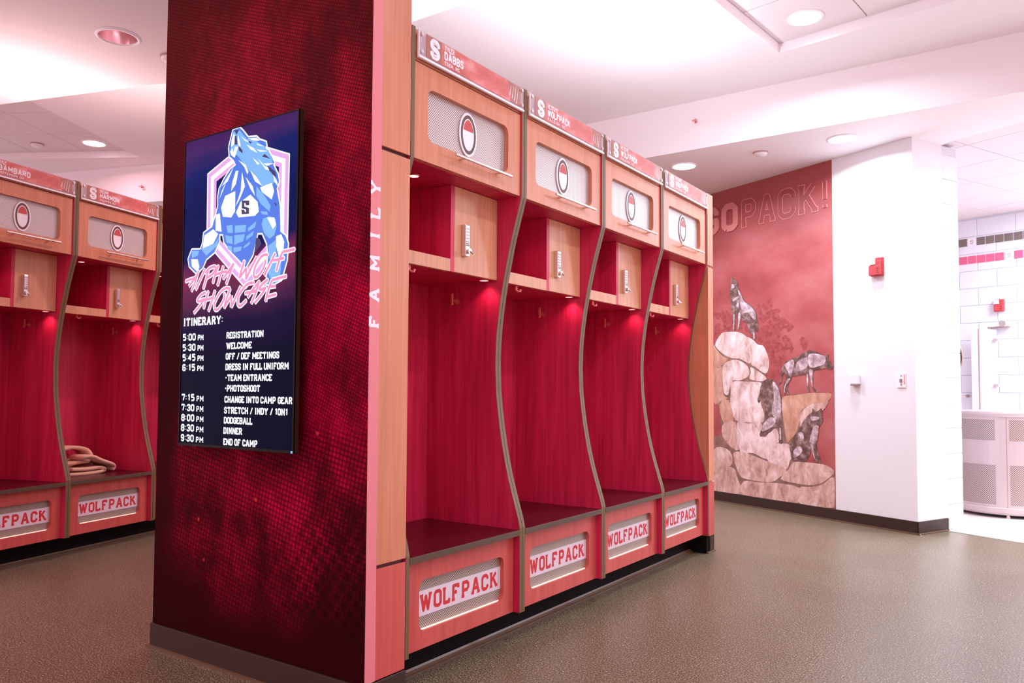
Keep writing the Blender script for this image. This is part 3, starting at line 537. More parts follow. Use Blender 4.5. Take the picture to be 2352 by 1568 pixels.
DISPLAY_ROWS = [('5:00 PM', 0.014, 0.426, 0.154, 'REGISTRATION', 0.297, 0.425, 0.519), ('5:30 PM', 0.014, 0.385, 0.155, 'WELCOME', 0.297, 0.385, 0.452), ('5:45 PM', 0.015, 0.345, 0.157, 'OFF / DEF MEETINGS', 0.296, 0.345, 0.608), ('6:15 PM', 0.015, 0.305, 0.158, 'DRESS IN FULL UNIFORM', 0.296, 0.305, 0.661), ('', 0, 0, 0.155, '-TEAM ENTRANCE', 0.295, 0.264, 0.57), ('', 0, 0, 0.155, '-PHOTOSHOOT', 0.294, 0.224, 0.505), ('7:15 PM', 0.015, 0.186, 0.163, 'CHANGE INTO CAMP GEAR', 0.294, 0.182, 0.683), ('7:30 PM', 0.015, 0.146, 0.164, 'STRETCH / INDY / 1ON1', 0.293, 0.141, 0.661), ('8:00 PM', 0.016, 0.106, 0.166, 'DODGEBALL', 0.293, 0.103, 0.464), ('8:30 PM', 0.016, 0.066, 0.167, 'DINNER', 0.292, 0.064, 0.406), ('9:30 PM', 0.016, 0.026, 0.168, 'END OF CAMP', 0.292, 0.022, 0.496)]
DISPLAY_SCRIPT = [[(0.049, 0.63), (0.096, 0.665), (0.113, 0.688)], [(0.11, 0.684), (0.093, 0.645), (0.068, 0.609)], [(0.027, 0.652), (0.059, 0.657), (0.103, 0.662)], [(0.157, 0.692), (0.126, 0.652), (0.096, 0.612)], [(0.177, 0.683), (0.162, 0.647), (0.147, 0.614)], [(0.158, 0.674), (0.182, 0.691), (0.214, 0.696), (0.225, 0.688), (0.205, 0.668), (0.166, 0.655)], [(0.242, 0.698), (0.222, 0.666), (0.208, 0.632)], [(0.272, 0.693), (0.254, 0.655), (0.238, 0.62)], [(0.219, 0.662), (0.254, 0.668), (0.295, 0.671)], [(0.272, 0.644), (0.302, 0.669), (0.337, 0.699)], [(0.332, 0.694), (0.313, 0.659), (0.292, 0.622)], [(0.296, 0.665), (0.323, 0.673)], [(0.4, 0.703), (0.386, 0.674), (0.371, 0.638)], [(0.371, 0.638), (0.41, 0.673)], [(0.413, 0.676), (0.411, 0.631)], [(0.411, 0.631), (0.442, 0.674), (0.473, 0.711)], [(0.537, 0.713), (0.505, 0.712), (0.477, 0.69), (0.459, 0.662), (0.459, 0.639), (0.476, 0.636), (0.501, 0.653), (0.519, 0.678), (0.522, 0.694)], [(0.577, 0.715), (0.55, 0.679), (0.517, 0.637)], [(0.617, 0.716), (0.599, 0.685), (0.585, 0.648)], [(0.617, 0.716), (0.65, 0.717), (0.683, 0.719)], [(0.565, 0.689), (0.593, 0.69), (0.627, 0.693)], [(0.164, 0.599), (0.132, 0.59), (0.109, 0.571), (0.125, 0.566), (0.151, 0.571), (0.126, 0.548), (0.087, 0.52)], [(0.18, 0.602), (0.165, 0.57), (0.152, 0.536)], [(0.223, 0.603), (0.205, 0.563), (0.183, 0.523)], [(0.151, 0.571), (0.18, 0.571), (0.215, 0.576)], [(0.315, 0.604), (0.287, 0.606), (0.257, 0.593), (0.233, 0.57), (0.22, 0.547), (0.224, 0.53), (0.241, 0.527), (0.265, 0.545), (0.282, 0.567), (0.283, 0.587)], [(0.318, 0.603), (0.299, 0.571), (0.281, 0.531)], [(0.281, 0.531), (0.326, 0.577)], [(0.326, 0.577), (0.326, 0.531)], [(0.326, 0.531), (0.353, 0.569), (0.382, 0.608)], [(0.46, 0.616), (0.421, 0.613), (0.389, 0.592), (0.367, 0.566), (0.368, 0.539), (0.384, 0.534), (0.417, 0.553)], [(0.406, 0.58), (0.445, 0.582), (0.477, 0.586)], [(0.423, 0.563), (0.458, 0.594), (0.492, 0.619)], [(0.489, 0.617), (0.471, 0.579), (0.445, 0.538)], [(0.539, 0.621), (0.508, 0.607), (0.49, 0.592), (0.503, 0.587), (0.525, 0.591), (0.5, 0.566), (0.466, 0.54)], [(0.561, 0.617), (0.541, 0.582), (0.528, 0.542)], [(0.561, 0.617), (0.601, 0.622), (0.642, 0.626)], [(0.553, 0.594), (0.584, 0.595)], [(0.532, 0.558), (0.56, 0.561), (0.586, 0.564)]]

# ================================================================== the setting
o = MB().plan([(-11, -1.4), (3.5, -1.4), (3.5, 11), (-11, 11)], [], -.05, 0).build('floor', M['floor']); struct(o, 'brown speckled rubber floor')

# --- wall with the red mural, and its white part
MX, MY, MR = -2.8004, 7.6143, R(-24.44)
wb = space('wall_back', (MX, MY, 0), MR, 'angled back wall, red mural on its left, white paint on its right')
MB().box(-2.6, 2.115, .004, .22, 0, 3.07).build('plaster', M['wall'], wb)
mp_ = MB().box(-2.6, 1.39, 0, .006, .095, 3.07).build('mural_panel', M['mural'], wb)
for i, tr in enumerate(MURAL_TREES):
    t = MB(); xs = [p[0] for p in tr]; zs = [p[1] for p in tr]; n = 0
    while n < 150:
        c = (random.uniform(min(xs), max(xs)), random.uniform(min(zs), max(zs)))
        if not inside(c, tr): continue
        n += 1; rr = random.uniform(.02, .06)
        t.poly([(c[0] + rr * random.uniform(.45, 1) * math.cos(a * .628), c[1] + rr * random.uniform(.45, 1) * math.sin(a * .628)) for a in range(10)], -.0006 - n * 5e-6)
    t.build('printed_tree', M['tree_print'], wb)['kind'] = 'stuff'
for i, rk in enumerate(MURAL_ROCKS):
    mname = 'rock_base' if i == 0 else ('rock_c' if i in (5, 6, 8, 18) else ('rock_a' if i in (1, 2, 3, 4, 7, 10, 11) else 'rock_b'))
    if i:
        cx_, cz_ = sum(p[0] for p in rk) / len(rk), sum(p[1] for p in rk) / len(rk)
        rk = smooth_closed([(cx_ + (p[0] - cx_) * .985, cz_ + (p[1] - cz_) * .985) for p in rk], 3)
    rk = [(min(p[0], 1.388), max(p[1], .0965)) for p in rk]
    MB().poly(rk, -.0016 if i == 0 else -.0024 - .00002 * i).build('printed_rock', M[mname], wb)
for k, w in MURAL_WOLVES.items():
    MB().poly(smooth_closed(w, 2), -.0036).build('printed_animal', M['wolf_dark'], wb)
    t = MB()
    for h in MURAL_SHINE[k]: t.poly(smooth_closed(h, 4), -.0042)
    t.build('printed_shine', M['wolf_light'], wb)
# lettering along the top of the mural
letters = [('G', -.125, .10, True), ('O', .125, .35, True), ('P', .37, .575, False), ('A', .585, .80, False), ('C', .815, 1.02, False), ('K', 1.035, 1.265, False), ('!', 1.285, 1.36, False)]
for ch, a, b, solid in letters:
    if solid:
        write(MB(), ch, a, b, 2.645, 2.925, 0, t=1.75, thick=.012).build('raised_letter', M['raised_pink'], wb)
    else:
        e = .012
        o = write(MB(), ch, a, b, 2.645, 2.925, 0, t=1.6 if ch != '!' else 1.2, thick=.004).build('outline_letter', M['outline_pink'], wb)
        L_, S_, w_ = text_lines(ch, a, b, 2.645, 2.925, 1.6 if ch != '!' else 1.2)
        sh = lambda ls, q: [[(p[0], p[1]) for p in l] for l in ls]
        t = MB(); t.strokes(L_, w_ - .014, -.0052); t.strokes([[(l[0][0] + .007, l[0][1]), (l[1][0] - .007, l[1][1])] for l in S_], w_ * .8 - .014, -.0052)
        t.build('letter_fill', M['letter_fill'], wb)
MB().box(-.032, -.004, -.014, .004, 0, 1.445, .003).build('corner_guard', M['wall'], wb)

bb = space('baseboard_back', (MX, MY, 0), MR, 'dark rubber base along the back wall')
MB().box(-2.6, 2.127, -.012, .004, 0, .098, .002).build('base_strip', M['rubber'], bb)
MB().slab([(-2.6, 0), (2.15, 0), (2.139, .012), (-2.6, .012)], [], -.024, -.011).build('base_toe', M['rubber_toe'], bb)

# --- return of that wall towards the wash room, glazed block at its end
RX, RY, RR = MX + 2.1146 * math.cos(MR), MY + 2.1146 * math.sin(MR), R(65.56)
wr = space('wall_right', (RX, RY, 0), RR, 'white return wall ending in painted block beside the wash room')
MB().box(0, .40, 0, .3, 0, 3.07).build('plaster', M['wall'], wr)
MB().box(.40, .615, .008, .3, 0, 3.07).build('joint_bed', M['joint'], wr)
blk = MB().box(.402, .618, 0, .302, .002, .198, .003)
first = blk.build('block', M['block'], wr)
for k in range(1, 15):
    c = first.copy(); COL.objects.link(c); c.parent = wr; c.location.z = .2 * k
br = space('baseboard_right', (RX, RY, 0), RR, 'dark rubber base turning the corner, white base after it')
MB().box(-.012, .385, -.012, .002, 0, .098, .002).build('base_strip', M['rubber'], br)
MB().box(-.024, .385, -.024, -.010, 0, .012, .002).build('base_toe', M['rubber_toe'], br)
MB().box(.385, .64, -.018, .004, 0, .10, .003).build('white_base', M['wall'], br)

# --- wash room
BX, BY, BR = -.8876, 10.4985, R(-18.82)
ww = space('wall_wash', (BX, BY, 0), BR, 'white block wall of the wash room with two rows of accent tiles')
MB().box(-1.2, 3.2, .008, .2, 0, 3.1).build('joint_bed', M['joint'], ww)
f0 = MB().box(.003, .397, 0, .02, .003, .197, .003).build('block', M['block'], ww)
for j in range(16):
    for i in range(-3, 7):
        if i == -3 and j == 0: f0.location = (-1.2, 0, 0); continue
        c = f0.copy(); COL.objects.link(c); c.parent = ww; c.location = (i * .4 + (.2 if j % 2 else 0), 0, j * .2 - .12)
t0 = MB().box(.004, .091, -.006, .002, .002, .090, .002)
tb = tp = None
for i in range(-4, 12):
    for row, z, mk in ((0, 2.772, 'tile_black'), (1, 2.566, 'tile_pink')):
        s = (i == 1 and row == 0) or (i == 5 and row == 1) or (i == 8 and row == 0)
        q = t0.build('accent_tile', M['white' if s else mk], ww)
        q.location = (i * .0965 + .0005, 0, z)
        if s:
            l = write(MB(), 'S', .028, .068, .02, .072, -.0066, t=1.2).build('tile_letter', M['lock_grey'], ww); l.location = q.location
wf = MB().plan([(-.760, 7.085), (-.19, 6.812), (3.4, 5.18), (3.4, 10.9), (-2.2, 10.9), (-2.2, 8.4)], [], .0005, .004).build('floor_wash', M['bath_floor']); struct(wf, 'pale tile floor of the wash room')

# --- ceilings
e1, e2 = Vector((.989, -.147)), Vector((-.1125, -.990))
tc_ = Vector((-1.5517, 5.5616)); TR = [tc_, tc_ + e1 * 3.6, tc_ + e1 * 3.6 + e2 * 3.6, tc_ + e2 * 3.6]
l1, l2 = Vector((-.868, -.497)), Vector((.485, -.875))
lc_ = Vector((-7.765, 4.44)); TL = [lc_, lc_ + l1 * 3.42, lc_ + l1 * 3.42 + l2 * 1.71, lc_ + l2 * 1.71]
ca = MB().plan([(-14, -1.6), (4, -1.6), (4, 6.3), (-3.9, 6.3), (-7.726, 4.9), (-14, 2.9)], [[tuple(p) for p in TR], [tuple(p) for p in TL]], 3.47, 3.55)
ca = struct(ca.build('ceiling', M['ceil']), 'white upper ceiling with two tiled trays')
def tray(origin, a, b, na, nb, size):
    sgn = 1 if a.x * b.y - a.y * b.x > 0 else -1
    P_ = lambda u, v: origin + a * u + b * v
    MB().plan([tuple(P_(-.02, -.02)), tuple(P_(na * size + .02, -.02)), tuple(P_(na * size + .02, nb * size + .02)), tuple(P_(-.02, nb * size + .02))], [], 3.548, 3.56).build('tray_grid', M['grid'], ca)
    g = .0045
    base = None
    for i in range(na):
        for j in range(nb):
            q = [P_(i * size + g, j * size + g), P_((i + 1) * size - g, j * size + g), P_((i + 1) * size - g, (j + 1) * size - g), P_(i * size + g, (j + 1) * size - g)]
            MB().plan([tuple(p) for p in q], [], 3.539, 3.550).build('ceiling_tile', M['tile_c'], ca)
tray(tc_, e1, e2, 6, 6, .6)
tray(lc_, l1, l2, 6, 3, .57)
cb = MB().plan([(-14, 2.65), (-8.84, 4.367), (-7.726, 4.74), (-4.7, 5.76), (-3.9, 6.12), (4, 6.12), (4, 6.3), (1.0, 6.3), (-.655, 7.05), (-.9, 7.35), (-4.5, 9.0), (-14, 9.0)], [], 3.07, 3.52).build('ceiling_soffit', M['ceil'])
struct(cb, 'lower white soffit in front of the mural wall')
hole = [(-4.3247 + .105 * math.cos(2 * math.pi * i / 32), 2.3329 + .105 * math.sin(2 * math.pi * i / 32)) for i in range(32)]
cc = MB().plan([(-14, -.05), (-6.07, 2.449), (-4.716, 2.879), (-3.75, 3.128), (-2.1, 3.128), (-1.75, 2.9), (-1.62, 1.2), (-1.62, -1.6), (-14, -1.6)], [hole], 3.07, 3.49).build('ceiling_bulkhead', M['ceil'])
struct(cc, 'lower rose-lit bulkhead ceiling above the dark pier')
cw = space('ceiling_wash', (-.5436, 7.3175, 0), MR, 'white tile ceiling of the wash room')
MB().box(-3, 6, -.34, 4.5, 3.112, 3.13).build('ceiling_grid', M['grid'], cw)
tw = MB().box(.003, .597, .003, .597, 3.098, 3.114).build('ceiling_tile', M['tile_c'], cw)
tw.location = (-.6, 0, 0)
for i in range(-3, 6):
    for j in range(-1, 6):
        if (i, j) == (-1, 0): continue
        c = tw.copy(); COL.objects.link(c); c.parent = cw; c.location = (i * .6, j * .6, 0)

# --- the dark printed pier
pr = space('wall_pier', (-3.157, 1.920, 0), 0, 'dark crimson printed pier carrying the display')
MB().box(.001, 1.241, .003, .053, 0, 3.07).add(*(lambda q: (q.v, q.f))(MB().box(.001, .69, .053, .75, 0, 3.07))).build('pier_core', M['black'], pr)
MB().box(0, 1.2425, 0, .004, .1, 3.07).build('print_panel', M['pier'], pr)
MB().box(1.2405, 1.2425, .004, .0535, .1, 3.07).build('pink_strip', M['strip_pink'], pr)
for ch, z in zip('FAMILY', (1.318, 1.41, 1.52, 1.615, 1.695, 1.78)):
    hw = {'F': .024, 'A': .026, 'M': .029, 'I': .014, 'L': .023, 'Y': .026}[ch]
    t = write(MB(), ch, -hw, hw, .003, .052, 0, t=1.75)
    q = MB().add([(1.2431 - p[1], .0535 - p[2], z + p[0]) for p in t.v], t.f).build('white_letter', M['white'], pr)
MB().box(-.006, 1.249, -.008, .004, 0, .098, .002).build('base_strip', M['rubber'], pr)
MB().box(1.2425, 1.2505, -.008, .20, 0, .098, .002).build('base_strip', M['rubber'], pr)
MB().slab([(-.018, 0), (1.261, 0), (1.261, .010), (-.018, .010)], [], -.020, -.007).build('base_toe', M['rubber_toe'], pr)

# ================================================================== lamps
def downlight(label, x, y, z, power=P_DOWN, color=C_WHITE, lit=True, r=.105):
    t = thing('ceiling_downlight', label, 'ceiling light', (x, y, z), 0, 'recessed round ceiling lights')
    MB().lathe([(r + .012, 0.0), (r + .012, -.005), (r + .006, -.008), (r - .004, -.008), (r - .004, .0)], n=40).build('trim_ring', M['trim_white'], t, True)
    if lit:
        MB().lathe([(r - .004, -.004), (.06, -.006), (.0005, -.007)], n=40).build('lens', M['lens'], t, True)
        lamp('AREA', 'downlight', t, (0, 0, -.02), power, color, .19, spread=R(160))
    else:
        MB().lathe([(r - .004, 0), (r - .012, .05), (.075, .11), (.035, .145), (.0005, .15)], n=40).build('reflector', M['reflector'], t, True)
        for a in (20, 140, 260):
            MB().lathe([(.0005, 0), (.016, .004), (.020, .02), (.016, .04), (.0005, .045)], (.03 * math.cos(R(a)), .03 * math.sin(R(a)), .095), 12).build('lamp_tube', M['lens_red'], t, True)
    return t
downlight('lit round ceiling light set in a tile of the recessed tray', -1.300, 5.255, 3.537)
downlight('lit round soffit light above the white wall with the red alarm', -1.3305, 6.4913, 3.07)
downlight('lit round soffit light near the top of the lockers by the mural', -2.6579, 6.5267, 3.07)
downlight('lit round ceiling light in the far tray over the other locker row', -7.904, 4.05, 3.537, P_DOWN * .4, C_ROSE)
downlight('unlit round ceiling light with shiny pink reflector by the pier', -4.3247, 2.3329, 3.07, lit=False)
for lab, x, y, z, c, pw in (
        ('lit round ceiling light over the open floor facing the second locker', -.2, 3.0, 3.47, C_WHITE, 1),
        ('lit round ceiling light over the open floor across from the pier', .9, 1.2, 3.47, C_WHITE, 1),
        ('lit round ceiling light over the open floor in front of the display', -.6, -.6, 3.47, C_WHITE, .8),
        ('lit round soffit light before the wash room opening', .35, 6.45, 3.07, C_WHITE, 1),
        ('added unseen round bulkhead light between the pier and the row across the room', -3.6, 1.0, 3.07, C_ROSE, .5),  # bulkhead lamps added to put more light on the row across the room
        ('added unseen round bulkhead light in front of the bare crimson locker', -3.9, -.6, 3.07, C_ROSE, .8),
        ('added unseen round ceiling light behind the dark pier', -4.4, 4.15, 3.47, (1, .66, .68), 1.3),  # hidden lamp added to brighten the far row and the ceiling there
        ('lit round soffit light behind the row beside the pier', -3.99, 6.55, 3.07, C_WHITE, 1)):
    downlight(lab, x, y, z, P_DOWN * pw, c)
for lab, x, y in (('flat square light above the perforated trash can side of the wash room', .5, 9.2), ('flat square light at the far side of the wash room', 2.0, 8.2), ('flat square light just inside the wash room opening', 1.2, 7.2)):
    t = thing('ceiling_panel_light', lab, 'ceiling light', (x, y, 3.097), MR, 'square lights of the wash room')
    MB().box(-.29, .29, -.29, .29, -.012, 0, .003).build('frame', M['trim_white'], t)
    MB().box(-.27, .27, -.27, .27, -.014, -.011).build('diffuser', M['lens'], t)
    lamp('AREA', 'panel_lamp', t, (0, 0, -.03), P_WASH, C_WHITE, .5)

def disc_thing(name, label, cat, x, y, z):
    t = thing(name, label, cat, (x, y, z), 0)
    MB().lathe([(.055, 0), (.055, -.012), (.045, -.028), (.0005, -.032)], n=28).build('housing', M['ceil'], t, True)
    MB().lathe([(.057, -.001), (.061, -.001), (.061, -.008), (.056, -.010)], n=28).build('base_ring', M['grid'], t, True)
    return t
disc_thing('smoke_detector', 'round white detector on the soffit between its two lit lights', 'smoke detector', -1.9746, 6.502, 3.07)
disc_thing('smoke_detector', 'round detector on the bulkhead ceiling touching the pier edge', 'smoke detector', -4.33, 2.66, 3.07)
disc_thing('smoke_detector', 'round detector in the far ceiling tray', 'smoke detector', -8.42, 3.745, 3.539)
def sprinkler(label, x, y, z, rz):
    t = thing('sprinkler_head', label, 'sprinkler', (x, y, z), rz)
    t0_ = MB(); t0_.tube((0, 0, 0), (0, -.004, 0), .035, 20); t0_.build('escutcheon', M['ceil'], t)
    MB().tube((0, -.003, 0), (0, -.03, 0), .009, 10).build('body', M['sprinkler'], t)
    MB().tube((0, -.03, .017), (0, -.045, 0), .003, 8).tube((0, -.03, -.017), (0, -.045, 0), .003, 8).tube((0, -.012, .0), (0, -.03, .017), .003, 8).tube((0, -.012, 0), (0, -.03, -.017), .003, 8).build('yoke', M['alarm_red'], t)
    MB().box(-.02, .02, -.05, -.046, -.006, .006).build('deflector', M['sprinkler'], t)
sprinkler('small red sprinkler on the white fascia above the lockers', -2.381, 6.12, 3.295, 0)
sprinkler('small red sprinkler on the fascia beyond the other locker row', -8.01, 4.646, 3.232, R(18.5))

# ================================================================== lockers
LW = .748
YF = -1.915
curve = [(.128, 0), (.49, 0), (.53, .010), (.58, .026), (.64, .045), (.70, .063), (.77, .081), (.845, .097), (.92, .1105), (1.0, .122), (1.08, .1315), (1.2, .136), (1.28, .134), (1.35, .129), (1.43, .119), (1.505, .1075), (1.58, .093), (1.66, .0755), (1.74, .057), (1.81, .0375), (1.88, .017), (1.935, .001), (1.95, 0), (2.425, 0)]
def side_panel(x0, x1, parent):
    D = .545
    prof = [(d + .0015, z) for z, d in curve] + [(D, 2.425), (D, .128)]
    # panel in the depth-height plane
    t = MB().slab(prof, [], 0, x1 - x0)
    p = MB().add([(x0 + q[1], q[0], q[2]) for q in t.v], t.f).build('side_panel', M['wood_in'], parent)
    e = MB()
    for (za, da), (zb, db) in zip(curve[:-1], curve[1:]):
        o_ = len(e.v)
        e.v += [(x0, da, za), (x1, da, za), (x1, db, zb), (x0, db, zb), (x0, da + .0016, za), (x1, da + .0016, za), (x1, db + .0016, zb), (x0, db + .0016, zb)]
        e.f += [tuple(o_ + i for i in f) for f in ((0, 1, 2, 3), (0, 3, 7, 4), (1, 5, 6, 2))]
    e.build('edge_band', M['edge'], p)
    return p
def hook(parent, loc, axis):
    """coat hook: round foot, arm and an upright post"""
    t = MB(); a = Vector(axis); l = Vector(loc)
    t.tube(l, l + a * .004, .014, 16); t.tube(l + a * .003, l + a * .036, .0045, 10)
    t.build('coat_hook', M['hook'], parent, False)
    return MB().box(l.x + a.x * .036 - .006, l.x + a.x * .036 + .006, l.y + a.y * .036 - .006, l.y + a.y * .036 + .006, l.z - .022, l.z + .034, .002).build('hook_post', M['hook'], parent)

def badge(parent, y):
    """plain oval medallion in the emblem's colours and size"""
    E_ = lambda rx, rz, a0=0, a1=360, n=28, dz=0: [(.372 + rx * math.cos(R(a0 + (a1 - a0) * i / n)), 2.119 + dz + rz * math.sin(R(a0 + (a1 - a0) * i / n))) for i in range(n if a1 - a0 == 360 else n + 1)]
    MB().slab(E_(.058, .090), [], y - .004, y).build('emblem_plate', M['white'], parent)
    MB().slab(E_(.049, .080), [E_(.038, .066)], y - .005, y - .0035).build('emblem_ring', M['badge_dark'], parent)
    MB().slab(E_(.033, .060, 15, 165, 16), [], y - .005, y - .0035).build('emblem_top', M['badge_red'], parent)

def make_locker():
    t = thing('locker', 'x', 'locker')
    side_panel(.0015, .0205, t); side_panel(LW - .0205, LW - .0015, t)
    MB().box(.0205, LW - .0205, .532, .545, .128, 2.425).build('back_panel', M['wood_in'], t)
    MB().box(.0205, LW - .0205, .03, .532, 2.407, 2.425).build('top_panel', M['wood'], t)
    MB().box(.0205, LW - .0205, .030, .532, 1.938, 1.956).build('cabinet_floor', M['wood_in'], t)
    # header behind the name plate
    MB().box(.0215, LW - .0215, .010, .030, 2.3075, 2.424, .001).build('header_panel', M['wood'], t)
    # upper flap door
    d = MB().slab([(.0225, 1.940), (LW - .0225, 1.940), (LW - .0225, 2.3025), (.0225, 2.3025)], [rrect(.104, .634, 2.020, 2.222, .034)], .008, .029).build('flap_door', M['wood'], t)
    MB().box(.06, .68, .0292, .031, 1.985, 2.255).build('mesh_panel', M['mesh'], d)
    badge(d, .027)
    h = MB().tube((.232, -.024, 1.998), (.614, -.024, 1.998), .0058, 12); h.tube((.30, -.022, 1.998), (.30, .010, 1.998), .0045, 10); h.tube((.546, -.022, 1.998), (.546, .010, 1.998), .0045, 10)
    h.build('bar_handle', M['chrome'], d)
    # cubby shelf, partition and safe box
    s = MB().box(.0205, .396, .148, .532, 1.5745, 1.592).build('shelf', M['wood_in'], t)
    MB().box(.0205, .396, .130, .148, 1.5745, 1.627, .001).build('shelf_fascia', M['wood_tan'], s)
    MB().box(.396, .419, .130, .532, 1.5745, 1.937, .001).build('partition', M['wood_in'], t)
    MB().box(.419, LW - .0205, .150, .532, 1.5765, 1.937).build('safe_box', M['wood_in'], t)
    sd = MB().box(.4205, LW - .022, .130, .1495, 1.576, 1.936, .0012).build('safe_door', M['wood_tan'], t)
    MB().box(.468, .499, .108, .131, 1.647, 1.782, .004).build('keypad_lock', M['chrome'], sd)
    k = MB()
    for i in range(5):
        for j in range(2): k.box(.474 + j * .011, .482 + j * .011, .1065, .109, 1.706 + i * .0135, 1.714 + i * .0135, .0008)
    k.build('lock_buttons', M['lock_grey'], sd)
    k = MB()
    for j in range(2):
        for i in range(2): k.box(.4745 + j * .011, .4815 + j * .011, .1065, .109, 1.691 + i * .007, 1.696 + i * .007)
    k.build('lock_keys', M['lock_dark'], sd)
    q = MB().tube((.483, .110, 1.668), (.483, .094, 1.668), .011, 20); q.tube((.483, .096, 1.668), (.497, .090, 1.660), .0045, 10); q.build('lock_knob', M['chrome'], sd)
    # seat
    b_ = MB().box(.0205, LW - .0205, .003, .532, .460, .482, .0015).build('bench_seat', M['seat'], t)
    MB().box(.0205, LW - .0205, -.002, .0035, .4585, .4825, .001).build('seat_edge', M['seat_edge'], b_)
    # base front
    p = MB().slab([(.0215, .129), (LW - .0215, .129), (LW - .0215, .459), (.0215, .459)], [rrect(.112, .655, .193, .380, .034)], .033, .053).build('base_panel', M['wood_base'], t)
    MB().box(.125, .642, .044, .0505, .1925, .1965, .001).build('added_lip_glow', M['added_lip_glow'], p)
    MB().box(.07, .70, .0535, .055, .15, .42).build('mesh_panel', M['mesh_low'], p)
    MB().box(.105, .664, .0512, .0534, .2405, .334).build('sign_band', M['white_sign'], p)
    write(MB(), 'WOLFPACK', .134, .636, .254, .322, .0508, t=1.55, gap=.75).build('sign_lettering', M['red_print'], p)
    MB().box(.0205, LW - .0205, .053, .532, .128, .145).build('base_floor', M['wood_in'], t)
    MB().box(.0005, LW - .0005, .135, .5, 0, .128).build('kick_board', M['black'], t)
    # hooks and puck lights
    hook(t, (LW - .0205, .358, 1.495), (-1, 0, 0))
    hook(t, (.30, .532, 1.46), (0, -1, 0))
    MB().tube((.18, .165, 1.5745), (.18, .165, 1.555), .008, 10).tube((.18, .165, 1.557), (.192, .152, 1.548), .005, 10).tube((.192, .152, 1.548), (.195, .148, 1.560), .006, 10).build('coat_hook', M['hook'], t)
    for u, d_, z in ((.21, .17, 1.938), (.69, .175, 1.5765)):
        MB().lathe([(.024, 0), (.024, -.003), (.020, -.004)], (u, d_, z), 20).build('puck_ring', M['hook'], t, True)
        MB().lathe([(.020, -.003), (.0005, -.004)], (u, d_, z), 20).build('puck_lens', M['lens_red'], t, True)
        lamp('SPOT', 'puck_lamp', t, (u, d_, z - .012), 1.0 if z < 1.7 else .8, (1.0, .30, .36), .02, spot=R(130), blend=.8)
    return t

def name_plate(parent, first, last, town, wl):
    """clear acrylic plate on four stand-offs with the printed card behind it"""
    p = MB().box(.032, .726, -.008, -.001, 2.3215, 2.4185, .0015).build('name_plate', M['acrylic'], parent)
    MB().box(.030, .728, -.0125, -.001, 2.3125, 2.3215, .001).build('lower_edge_highlight', M['acrylic_edge'], p)
    MB().box(.0295, .0325, -.0105, -.001, 2.3175, 2.4185, .001).build('left_edge_highlight', M['acrylic_edge'], p)
    for x in (.046, .712):
        for z in (2.338, 2.404):
            MB().tube((x, .010, z), (x, -.014, z), .0075, 16).build('standoff_bolt', M['chrome'], p)
    MB().box(.072, .700, -.0095, -.0078, 2.3275, 2.4135).build('printed_card', M['plate_red'], p)
    MB().box(.072, .162, -.0098, -.0094, 2.3275, 2.4135).build('card_end', M['plate_brown'], p)
    MB().slab([(.62, 2.3275), (.70, 2.3275), (.70, 2.4135), (.60, 2.4135), (.632, 2.365)], [], -.0098, -.0094).build('card_end', M['plate_brown'], p)
    # block S
    t = MB(); L_, S_, w_ = text_lines('S', .092, .150, 2.331, 2.410, 2.3, False)
    t.strokes(L_, w_, -.0101); t.build('block_letter', M['white'], p)
    t = MB(); write(t, 'N', .110, .134, 2.382, 2.397, -.0104, t=1.0, serif=False); write(t, 'C', .110, .134, 2.343, 2.357, -.0104, t=1.0, serif=False)
    t.build('small_initials', M['plate_brown'], p)
    t = MB(); write(t, first, .178, .178 + .0105 * len(first) + .006, 2.388, 2.410, -.0101, t=1.4, serif=False, gap=.6)
    write(t, last, .176, .176 + wl, 2.3525, 2.3865, -.0101, t=1.7, serif=False, gap=.7)
    write(t, town, .178, .178 + wl * .78, 2.3335, 2.348, -.0101, t=1.5, serif=False, gap=1.2)
    t.build('name_lettering', M['white'], p)
    t = MB()
    for x, z0, z1 in ((.612, 2.352, 2.398), (.632, 2.345, 2.401), (.650, 2.340, 2.409), (.666, 2.332, 2.403)):
        t.poly([(x, z0), (x + .005, z0), (x + .0165, z1), (x + .0155, z1)], -.0101)
    t.build('claw_marks', M['white'], p)
    return p

proto = make_locker()
NAMES = [('TYLER', 'DABBS', 'EDEN, NC', .118), ('NC STATE', 'WOLFPACK', 'RALEIGH, NC', .205), ('NC STATE', 'WOLFPACK', 'RALEIGH, NC', .205), ('NC STATE', 'WOLFPACK', 'RALEIGH, NC', .205)]
LAB = ['empty cherry wood locker directly beside the dark printed pier',
       'cherry wood locker second in the row counted from the dark pier',
       'cherry wood locker third in the row counted from the dark pier',
       'cherry wood locker at the row end beside the red mural wall']
lockers = []
for i in range(4):
    lk = proto if i == 0 else copy_tree(proto)
    lk.location = (YF, 2.122 + i * LW, 0); lk.rotation_euler = (0, 0, R(90)); lk['label'] = LAB[i]; lk['group'] = 'lockers in the row beside the pier'
    lockers.append(lk)
LEFT0 = Vector((-5.2, 2.565, 0)); LROT = R(105.5); LP = .72
LLAB = ['crimson locker with bare seat across the room, clear of the dark pier', 'crimson locker with a tan folded cloth on its seat', 'crimson locker mostly hidden behind the dark printed pier']
LNAMES = [('KYLE', 'BAMBARD', 'JEFFERSON, GA', .215), ('KELVIN', 'HARMON', 'PALMYRA, NJ', .17), ('NC STATE', 'WOLFPACK', 'RALEIGH, NC', .205)]
